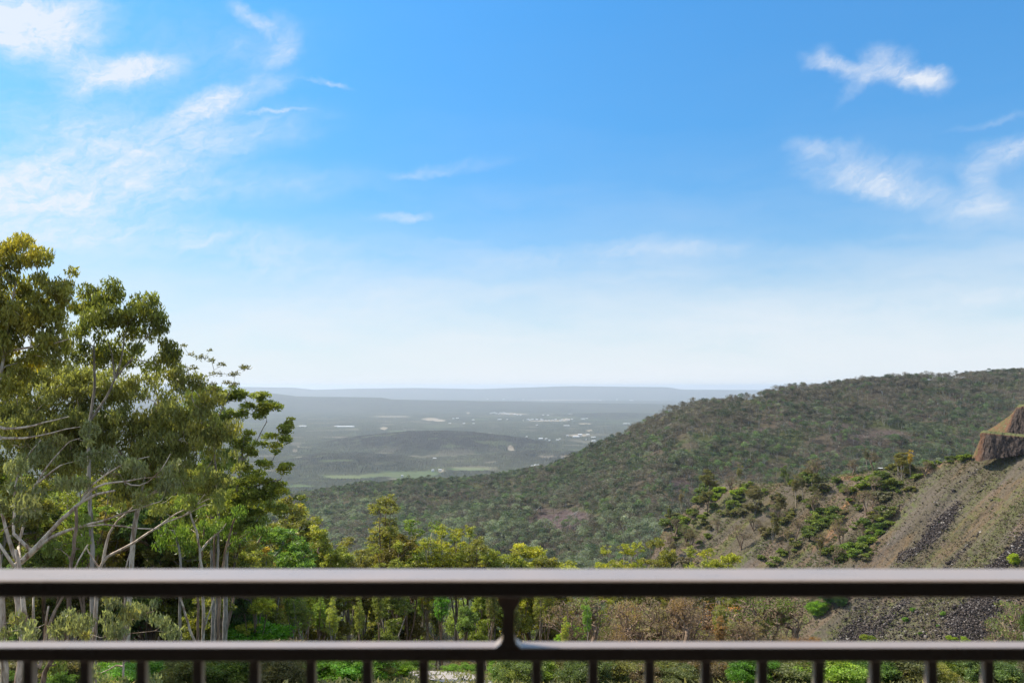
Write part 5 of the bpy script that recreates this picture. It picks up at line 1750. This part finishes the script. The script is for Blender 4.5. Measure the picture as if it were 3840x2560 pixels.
OLG = (.13, .135, .045); DUL = (.115, .115, .06)
for (X, Yb, hp, key, tint, wide, lab) in [
    (2655, 1925, 165, 'bushy_gum_0', (.13, .125, .04), .8, 'tall full gum standing at the left end of the brown hump'),
    (2745, 1850, 70, 'bare_scrub_1', DUL, 1, 'small bare tree on top of the brown hump'), (2830, 1935, 120, 'bushy_gum_1', (.13, .115, .045), 1.2, 'broad brownish tree on the hump of the scree'),
    (2920, 1935, 105, 'bushy_gum_2', (.125, .115, .05), .9, 'brownish tree behind the hump, second from its left end'), (2985, 1900, 130, 'slender_gum_1', (.13, .12, .045), 1.1, 'pale stemmed tree right of the brownish ones on the hump'),
    (3010, 1880, 110, 'slender_gum_3', (.12, .12, .045), 1.0, 'slender tree with white stem among the hump trees'), (3060, 1870, 100, 'bushy_gum_3', OLG, .9, 'dense dull tree at the right end of the hump trees'),
    (3250, 1768, 95, 'slender_gum_0', DUL, .9, 'thin grey tree standing alone on the green crest'), (3278, 1764, 80, 'bare_scrub_0', DUL, .9, 'wispy tree beside the thin grey one on the green crest'),
    (3385, 1800, 110, 'bushy_gum_1', (.17, .155, .035), 1.1, 'many stemmed golden olive tree on the crest of the scree'), (3415, 1795, 112, 'slender_gum_4', (.36, .26, .03), .7, 'tree with an orange yellow head at the right of the crest tree'),
    (3470, 1790, 60, 'bare_scrub_2', DUL, 1.2, 'grey scrubby bush tree right of the crest trees'), (3245, 1935, 100, 'bare_scrub_3', (.14, .12, .05), .8, 'thin dark tree above the orange clay streak'),
    (3270, 1900, 60, 'bare_scrub_0', DUL, .9, 'small bare tree next to the thin dark one'), (3155, 2070, 130, 'bare_scrub_1', (.16, .14, .055), .7, 'thin tree over the clay streak, right of centre of the scree'),
    (3075, 2120, 115, 'slender_gum_2', (.15, .13, .05), .9, 'slender brownish tree just above the handrail on the scree'), (2900, 2040, 120, 'bushy_gum_3', (.15, .14, .05), .7, 'dull tree on the lower scree right of the golden cluster'),
    (2780, 2060, 105, 'bare_scrub_2', (.14, .12, .06), .8, 'bare tree on the lower scree above the golden cluster'), (2530, 2030, 90, 'bare_scrub_3', DUL, .7, 'bare leaning tree at the left rim of the scree'),
    (2690, 1985, 60, 'bare_scrub_0', DUL, .7, 'short bare stem on the left part of the scree'), (2600, 1990, 80, 'bushy_gum_0', (.12, .14, .05), .8, 'green rimmed tree at the left rim of the scree'),
    (2510, 1960, 75, 'slender_gum_5', (.13, .15, .055), .9, 'pale gum where the scree meets the forest'), (2850, 1990, 60, 'bare_scrub_1', DUL, .8, 'small bare tree in the middle of the left scree'),
    (3740, 1706, 38, 'bushy_gum_2', (.14, .14, .05), 1.2, 'small olive tree at the foot of the lower quarry face'), (3800, 2115, 52, 'leafy_shrub_2', (.28, .34, .03), .6, 'bright yellow green sapling in the dark rubble at the right edge'),
    (2960, 2090, 60, 'bare_scrub_3', DUL, .8, 'grey leafless tree low on the scree above the handrail')]:
    spur_plant(key, X, Yb, hp, tuple(c * 1.15 for c in tint), lab, None, 'tree', wide * 1.3)
sh = [(3080, 1850, 40, MIDG, 1.3), (3060, 1868, 26, MIDG, 1.3), (3040, 1905, 34, (.07, .13, .02), 1.3), (3075, 1925, 40, (.07, .15, .02), 1.4), (3120, 1935, 34, MIDG, 1.2), (3060, 1950, 34, MIDG, 1.2), (3040, 1985, 40, MIDG, 1.1),
      (3085, 1965, 30, (.08, .17, .02), 1.3), (3020, 1990, 30, MIDG, 1.1), (3200, 1845, 40, (.10, .17, .02), 1.4), (3240, 1820, 44, (.11, .20, .02), 1.5), (3290, 1815, 44, (.12, .21, .02), 1.5), (3320, 1830, 40, (.09, .15, .02), 1.5),
      (3360, 1825, 36, (.07, .13, .02), 1.4), (3330, 1850, 30, (.06, .12, .02), 1.4), (3440, 1800, 22, MIDG, 1.4), (3490, 1755, 26, (.11, .19, .02), 1.5), (3520, 1738, 20, (.12, .22, .02), 1.4), (3560, 1722, 22, (.06, .12, .02), 1.5), (3600, 1710, 26, (.10, .18, .02), 1.5), (3640, 1700, 22, (.12, .22, .02), 1.4),
      (3280, 1955, 40, (.08, .11, .03), 1.5), (3330, 1940, 34, (.07, .12, .025), 1.5), (3250, 1980, 40, (.05, .12, .02), 1.4), (3300, 1990, 44, (.05, .13, .02), 1.4), (3320, 1975, 30, MIDG, 1.3), (3270, 2015, 40, MIDG, 1.3), (3300, 2010, 26, (.09, .20, .02), 1.3),
      (3240, 2045, 44, (.07, .16, .02), 1.3), (3262, 2060, 36, (.12, .22, .02), 1.2), (3210, 2095, 44, (.09, .19, .02), 1.4), (3240, 2085, 30, MIDG, 1.2), (3205, 2115, 36, (.12, .22, .03), 1.3), (3255, 2110, 26, MIDG, 1.2),
      (3205, 1985, 24, MIDG, 1.2), (3170, 1985, 20, (.07, .13, .02), 1.2), (2960, 1820, 30, (.12, .20, .02), 1.2), (2800, 1835, 34, MIDG, 1.1), (2870, 1850, 30, MIDG, 1.1), (2690, 1850, 44, (.14, .26, .02), 1.4), (2670, 1880, 36, (.13, .24, .02), 1.4), (2770, 1870, 44, (.13, .24, .02), 1.4), (2750, 1900, 30, (.10, .18, .02), 1.4),
      (2560, 1960, 34, (.11, .20, .02), 1.5), (2600, 1935, 30, (.10, .18, .025), 1.5), (2640, 1950, 30, (.10, .18, .025), 1.4), (2540, 2020, 30, (.07, .13, .02), 1.3), (2620, 2030, 20, MIDG, 1.2), (2660, 2010, 22, MIDG, 1.2), (2710, 1930, 26, (.07, .12, .02), 1.5),
      (2900, 2105, 36, MIDG, 1.2), (2860, 2090, 26, (.08, .15, .02), 1.2), (2930, 2080, 30, MIDG, 1.3), (3110, 2090, 40, (.06, .12, .02), 1.2), (3150, 2100, 30, MIDG, 1.2), (3070, 1925, 20, MIDG, 1), (3190, 1880, 16, MIDG, 1.4), (3170, 1850, 16, MIDG, 1.3), (3220, 1905, 20, (.08, .15, .02), 1.2),
      (3062, 2325, 62, (.17, .30, .03), 1.1), (3110, 2275, 80, (.04, .13, .02), 1.1), (3150, 2300, 60, (.06, .13, .03), .9), (3160, 2262, 36, (.07, .17, .03), .8), (3420, 2275, 20, BRIGHT, 1), (3395, 2308, 20, BRIGHT, 1), (3240, 2392, 26, (.24, .28, .04), 1.3), (3270, 2388, 22, (.20, .26, .04), 1.3), (3535, 2295, 16, BRIGHT, 1),
      (3515, 2335, 14, BRIGHT, 1), (3450, 2365, 14, MIDG, 1), (3560, 2400, 26, (.26, .34, .03), 1.1), (3580, 2400, 20, (.26, .34, .03), 1.1), (3620, 2402, 22, (.24, .32, .03), 1.2), (2930, 1970, 18, MIDG, 1.3), (3005, 2030, 16, MIDG, 1.3), (2980, 2060, 18, MIDG, 1.3), (2955, 1930, 16, MIDG, 1.2)]
hue = lambda t: 'yellow green' if t[0] > .19 else 'bright green' if t[1] > .19 else 'mid green' if t[1] > .145 else 'dark green'
ref = [(2655, 1900, 'the tall full gum on the hump'), (2830, 1900, 'the broad brownish hump tree'), (3385, 1780, 'the golden olive crest tree'), (3250, 1760, 'the thin crest tree'), (3245, 1920, 'the thin dark tree'),
       (3150, 2060, 'the clay streak tree'), (3075, 2110, 'the low slender tree'), (3665, 1700, 'the lower quarry face'), (2900, 2030, 'the dull low tree'), (3130, 2290, 'the dark low bush'), (3600, 2350, 'the low dark rubble'), (3060, 1860, 'the dense hump tree')]
seen = defaultdict(list)
rt0 = random.Random(4)
for j, (X, Yb, hp, t, w) in enumerate(sh):
    X_, Y_, nm = min(ref, key=lambda r: (r[0] - X) ** 2 + (r[1] - Yb) ** 2)
    side = 'below' if Yb > Y_ + 25 and abs(X - X_) < (Yb - Y_) * 1.4 else 'left of' if X < X_ else 'right of'
    seen[(hue(t), side, nm)].append(j)
for (hn, side, nm), js in seen.items():
    js.sort(key=lambda j: sh[j][1])
    for q, j in enumerate(js):
        X, Yb, hp, t, w = sh[j]
        lab = '%s shrub %s %s' % (hn, side, nm)
        if len(js) > 1: lab += ', %s from the top' % ORD[q]
        t = t if Yb > 2200 or t[0] > .19 else (t[0] * 1.2 + .05, t[1] * 1.0 + .035, t[2] + .018)
        spur_plant('scrub_bush_%d' % (j % 4) if Yb < 2200 else 'leafy_shrub_%d' % (j % 5), X, Yb, hp * rt0.uniform(.8, 1.3), t, lab, 'shrubs dotted over the scree', 'shrub', w)


# thinner trees and bushes standing about the older, overgrown left part of the slope
ex = defaultdict(list)
for k in range(95):
    X = rt0.uniform(2500, 3420)
    c_ = float(interp(X, CREST))
    Yb = c_ + 4 + (2120 - c_) * rt0.random() ** 1.5
    if X > 3250 and Yb > 1880: continue
    big = rt0.random() < .42
    tone, tt = rt0.choice([('olive', (.17, .17, .06)), ('brownish', (.18, .15, .08)), ('dull green', (.13, .17, .05)), ('grey', (.17, .16, .10))])
    if big:
        key = rt0.choice(['bare_scrub_%d' % rt0.randrange(4), 'bushy_gum_%d' % rt0.randrange(4), 'slender_gum_%d' % rt0.randrange(6), 'bare_scrub_%d' % rt0.randrange(4)])
        o = spur_plant(key, X, Yb, rt0.uniform(55, 105), tt, None, None, 'tree', rt0.uniform(.9, 1.4))
    else:
        o = spur_plant('scrub_bush_%d' % rt0.randrange(4), X, Yb, rt0.uniform(20, 44), tt, None, None, 'shrub', rt0.uniform(1.0, 1.6))
    ex[(tone, 'tree' if big else 'bush', min(17, int(round((X - 1800) / 213.4)) + 8))].append((Yb, o))
for (tone, kd, b_), L in ex.items():
    L.sort(key=lambda q: q[0])
    for j, (_, o) in enumerate(L):
        lab = 'thin %s %s on the scree above the %s baluster' % (tone, kd, ORD[b_])
        if len(L) > 1: lab += ', %s from the top' % ORD[min(j, 17)]
        tag(o, lab, 'tree' if kd == 'tree' else 'shrub', 'scattered growth on the scree')


def fallen_log(pts, D, r, label):
    mb_p = [P(*p_, D) for p_ in pts[0]]
    V, Fq, b = [], [], 0
    o = mb_p[0].copy()
    for br in pts:
        q = resample([P(x, y, D) - o for x, y in br], .6)
        pos = q; par = np.arange(-1, len(q) - 1); w = np.ones(len(q)); rr_ = np.linspace(r, r * .4, len(q))
        v, f = tubes(pos, par, rr_, w, sides=6, thin=.01)
        V.append(v); Fq.append(f + b); b += len(v)
    ob = link('fallen_log', mesh_np('fallen_log', np.concatenate(V), np.concatenate(Fq), BARK_WHITE, smooth=True))
    ob.location = o
    return tag(ob, label, 'log')


D_ = float(spur_D(2758, 1900)) - 1
fallen_log([[(2762, 1915), (2757, 1900), (2750, 1888)], [(2757, 1900), (2766, 1890)], [(2757, 1899), (2746, 1903)]], D_, .35, 'forked white dead log standing out on the scree below the brown hump')
fallen_log([[(2140, 1932), (2158, 1922), (2172, 1912)], [(2150, 1926), (2166, 1924)]], 860, .35, 'bleached fallen log at the right rim of the purple rock patch')
fallen_log([[(2010, 1912), (2022, 1902), (2030, 1894)]], 900, .3, 'bleached fallen log left of the purple rock patch')

# the pale ute-like shed just seen behind the green crest
def crest_shelter():
    D = float(spur_D(3305, 1762)) + 6
    o = P(3305, 1762, D); k = D / F
    root = empty('roadside_shelter', (o[0], o[1], o[2] - 1.2))
    tag(root, 'small pale roofed roadside shelter behind the green crest of the scree', 'shelter')
    r = MB(); r.box((0, 0, 1.2 + 8 * k), (17 * k, 3, .14)); r.build('roof', simple('shelter_roof', (.62, .62, .60, 1), .6), root)
    pm = simple('shelter_frame', (.30, .29, .28, 1), .8)
    w = MB(); w.box((0, 1.3, .6 + 4 * k), (15 * k, .1, 1.2 + 7 * k)); w.build('wall', simple('shelter_wall', (.16, .15, .15, 1), .9), root)
    for sx in (-1, 1):
        p_ = MB(); p_.box((sx * 7.4 * k, -1.3, .6 + 4 * k), (.16, .16, 1.2 + 7 * k)); p_.build('post', pm, root)


crest_shelter()

# ------------------------------------------------------------------ buildings far out on the plain
WHITE_ROOF = simple('pale_roof', (.60, .60, .59, 1), .55, vary=.08, scale=.02)
CREAM_WALL = simple('cream_wall', (.62, .58, .50, 1), .9, vary=.08, scale=.02)
RED_ROOF = simple('tin_roof', (.50, .40, .36, 1), .6, vary=.1, scale=.02)


def far_building(X, Y, wpx, hpx, label, group=None, roof=None, cat='building'):
    D = H * F / (Y - Y0)
    x = (X - X0) / F * D
    W = max(8, wpx / F * D)
    k = D / F
    Hh = max(4.5, hpx * k)
    Ln = W * .5 if W < 60 else W * .3
    root = empty('house' if W < 60 else 'warehouse', (x, D, 4), random.uniform(-.25, .25))
    tag(root, label, cat, group)
    w = MB(); w.box((0, 0, Hh * .25), (W, Ln, Hh * .5 + 9)); w.build('wall', CREAM_WALL, root)
    z0, z1 = Hh * .5 + 4.5, Hh * .5 + 4.5 + max(1.5, min(Hh * .6, Ln * .3))
    ex, ey = W / 2 + .6, Ln / 2 + .8
    r = MB()
    r.add([(-ex, -ey, z0), (ex, -ey, z0), (ex, ey, z0), (-ex, ey, z0), (-ex * .94, 0, z1), (ex * .94, 0, z1)], [(0, 1, 5, 4), (2, 3, 4, 5), (1, 2, 5), (3, 0, 4), (3, 2, 1, 0)])
    r.build('roof', roof or WHITE_ROOF, root)


for (X, Y, w, h, lab) in [
    (1298, 1602, 62, 3.2, 'long white warehouse, the brightest low roof left of centre on the plain'), (1136, 1600, 26, 3, 'white shed beside the left trees on the plain'), (1262, 1600, 14, 2, 'small white shed touching the left end of the long warehouse'),
    (1400, 1541, 30, 2, 'pale works building on the far clearing below the blue mesa'), (1425, 1543, 22, 2, 'second pale works building on the far clearing, right one'),
    (1384, 1541, 14, 2, 'third pale works building on the far clearing, left one'), (1492, 1690, 16, 3, 'white roofed farmhouse on the low dark hill, left one of a pair'), (1508, 1693, 10, 2.5, 'small white shed right of the farmhouse on the low dark hill'),
    (1616, 1680, 12, 3, 'lone white house on the right side of the low dark hill'), (1757, 1636, 12, 2.5, 'white house on the crest of the low dark hill'), (1623, 1767, 10, 3, 'white house at the left of the green paddocks'),
    (1650, 1766, 12, 3, 'pale house beside the bare yard at the green paddocks'), (1508, 1788, 8, 3, 'little white shed in the nearest green field'), (1630, 1722, 12, 2.5, 'pale house alone in the woods above the green paddocks'),
    (2012, 1750, 18, 5, 'white and red roofed house nearest the mountain ridge'), (1996, 1752, 12, 3, 'low shed left of the red roofed house near the ridge'), (2078, 1703, 22, 4, 'pale roofed building on a bare patch right of centre'),
    (2120, 1703, 10, 3, 'white house right of the building on the bare patch'), (2147, 1705, 20, 4, 'white house nearest the mountain on the right of the plain'), (2135, 1705, 8, 3, 'tiny white shed left of the house nearest the mountain'),
    (2028, 1648, 16, 4, 'white roofed house in the wooded plain right of centre'), (2048, 1648, 8, 4, 'small square white house right of the white roofed house'), (2008, 1652, 8, 3, 'small white shed left of the white roofed house'),
    (2160, 1641, 24, 4, 'large pale hall at the left of the near village'), (2175, 1634, 16, 6, 'tall pale building in the middle of the near village'), (2205, 1632, 12, 3, 'white house at the upper right of the near village'),
    (2225, 1642, 16, 2.5, 'low white house on the right of the near village'), (2226, 1656, 14, 3, 'white house below the near village'), (2198, 1652, 4, 5, 'narrow white tank below the near village'), (2128, 1637, 8, 4, 'small house left of the near village'),
    (2185, 1573, 14, 3.5, 'white domed shed left of the dark blue rise'), (2200, 1571, 10, 2, 'grey shed right of the white domed shed'), (2345, 1591, 16, 3, 'white house on the dark blue rise beside the ridge'), (2358, 1591, 8, 2.5, 'little white shed right of the house on the rise'),
    (2235, 1554, 44, 2.2, 'long white sheds in the far town near the ridge'), (2140, 1554, 22, 2, 'pale building in the far town, left of the long white sheds'), (2125, 1598, 22, 2.2, 'twin white roofs in the woods right of centre'),
    (1902, 1575, 6, 4, 'narrow white house in the row below the far town'), (1873, 1574, 14, 2, 'low pale house in the row below the far town')]:
    far_building(X, Y, w, h, lab, None)
rt = random.Random(12)
town = [(1840, 1552, 3.0), (1848, 1550, 3), (1856, 1549, 2), (1862, 1552, 3), (1870, 1553, 2), (1876, 1550, 3), (1883, 1551, 3), (1890, 1549, 2), (1895, 1552, 3), (1902, 1553, 2), (1908, 1554, 2), (1930, 1555, 2), (1940, 1557, 2), (1952, 1558, 2)]
for i, (X, Y, h) in enumerate(town):
    far_building(X, Y, rt.uniform(5, 9), h, 'white house of the bright far town cluster, %s from the left' % ORD[i], 'houses of the bright far town cluster')
for i in range(16):
    X = 1965 + i * 12 + rt.uniform(-4, 4)
    far_building(X, 1577 + rt.uniform(-3, 2), rt.uniform(4, 9), 2.2, 'pale house strung along the bare strip below the far town, %s' % (ORD[i] + ' from the left'), 'houses along the bare strip')
for i in range(18):
    far_building(1830 + i * 34 + rt.uniform(-12, 12), 1497 + rt.uniform(-6, 6), rt.uniform(5, 16), 1.6, 'tiny pale building of the farthest town, %s from the left' % ORD[i], 'buildings of the farthest town')
for i, (X, Y) in enumerate([(1700, 1571), (1715, 1570), (1775, 1576), (1740, 1590), (1687, 1589), (1776, 1590), (1990, 1542), (2037, 1558), (2055, 1560), (2003, 1536), (2100, 1648), (2090, 1652), (2060, 1653), (1975, 1640), (2013, 1596)]):
    far_building(X, Y, rt.uniform(6, 11), 2.2, 'scattered white farmhouse in the woods below the towns, %s from the top left' % ORD[i], 'scattered farmhouses of the plain')


def build_scree_weeds():
    """dry tufts and low weeds over the scree"""
    rg = np.random.default_rng(91)
    cand = np.flatnonzero((SPXP.ravel() > 2450) & (SPXP.ravel() < 4050) & (SPYP.ravel() > 1690) & (SPYP.ravel() < 2600))
    u, v = streak(SPX.ravel()[cand], SPY.ravel()[cand])
    w = (1.05 - np.clip(SPK.ravel()[cand], 0, 1)) * np.clip((fbm(u / 6, v / 30, 4, 701) - .40) / .2, .12, 1) * SPY.ravel()[cand]
    n = 34000
    pick = rg.choice(cand, n, p=w / w.sum())
    c = np.stack([SPX.ravel()[pick], SPY.ravel()[pick], SPZ.ravel()[pick]], -1) + rg.normal(0, .35, (n, 3)) * [1, 1, 0]
    m_ = 6
    a = rg.uniform(0, 6.28, (n, m_)); L = rg.uniform(.15, .55, (n, m_)) * rg.uniform(.6, 1.5, (n, 1)); w_ = L * .22
    b0 = c[:, None] + rg.normal(0, .22, (n, m_, 3)) * [1, 1, .1]
    d = np.stack([np.cos(a), np.sin(a), rg.uniform(.4, 1.6, (n, m_))], -1); d /= np.linalg.norm(d, axis=-1)[..., None]
    s_ = np.stack([-np.sin(a), np.cos(a), 0 * a], -1)
    e = b0 + d * L[..., None]
    V = np.stack([b0 - s_ * w_[..., None], b0 + s_ * w_[..., None], e + s_ * w_[..., None] * .5, e - s_ * w_[..., None] * .5], 2).reshape(-1, 3)
    g = rg.random(n)
    col = np.where((g < .55)[:, None], np.array([.17, .135, .085]), np.where((g < .85)[:, None], np.array([.12, .115, .045]), np.array([.12, .16, .03]))) * rg.uniform(.6, 1.25, (n, 1))
    m, nn, out = material('dry_weeds')
    bs = nn.new('ShaderNodeBsdfDiffuse'); nn.put(bs.inputs[0], attr(nn, 'hue').outputs['Color']); nn.put(out.inputs[0], bs.outputs[0])
    colf = np.repeat(np.concatenate([col, np.ones((n, 1))], 1), m_, axis=0)
    tag(link('scree_weeds', mesh_np('scree_weeds', V, np.arange(len(V)).reshape(-1, 4), m, attrs={'hue': ('FACE', colf)})), 'dry tufts and low weeds scattered all over the scree', 'weeds', kind='stuff')


build_scree_weeds()


def build_low_scrub():
    """knee to head high dry scrub that greens the older left part of the slope; it grows together into one cover"""
    rg = np.random.default_rng(17)
    xp, yp = SPXP.ravel(), SPYP.ravel()
    cand = np.flatnonzero((xp > 2470) & (xp < 3900) & (yp > 1690) & (yp < 2420))
    u, v = streak(SPX.ravel()[cand], SPY.ravel()[cand])
    X_, Y_ = xp[cand], yp[cand]
    w = np.clip((fbm(u / 9, v / 22, 4, 711) - .46) / .12, 0, 1) * np.clip((3420 - X_ - (Y_ - 1900) * .7) / 160, .04, 1)
    w = w + np.clip(1 - (Y_ - interp(X_, CREST)) / 38, 0, 1) * (X_ < 3700) * .9
    w = w * SPY.ravel()[cand]
    n = 3400
    pick = rg.choice(cand, n, p=w / w.sum())
    c = np.stack([SPX.ravel()[pick], SPY.ravel()[pick], SPZ.ravel()[pick]], -1) + rg.normal(0, .5, (n, 3)) * [1, 1, 0]
    r = rg.uniform(.35, 1.15, n)
    c[:, 2] += r * .35
    V, Fq, cv, wv = leaves(c, rg, 30, .85, .42, .20, droop=.0, cap=.8, warm_p=.25, cluster_scale=r)
    sc_ = np.repeat(rg.uniform(0, 1, n), np.maximum(3, (30 * r ** 2)).astype(int))
    col = np.array([.16, .145, .075]) * (1 - sc_[:, None]) + np.array([.13, .185, .050]) * sc_[:, None]
    col = col * (.6 + .8 * cv[:, None])
    me = mesh_np('low_scrub', V, Fq, bpy.data.materials['dry_weeds'], attrs={'hue': ('FACE', np.concatenate([col, np.ones((len(col), 1))], 1))})
    tag(link('low_scrub', me), 'low olive scrub growing together over the left part and crest of the scree', 'scrub', kind='stuff')


build_low_scrub()
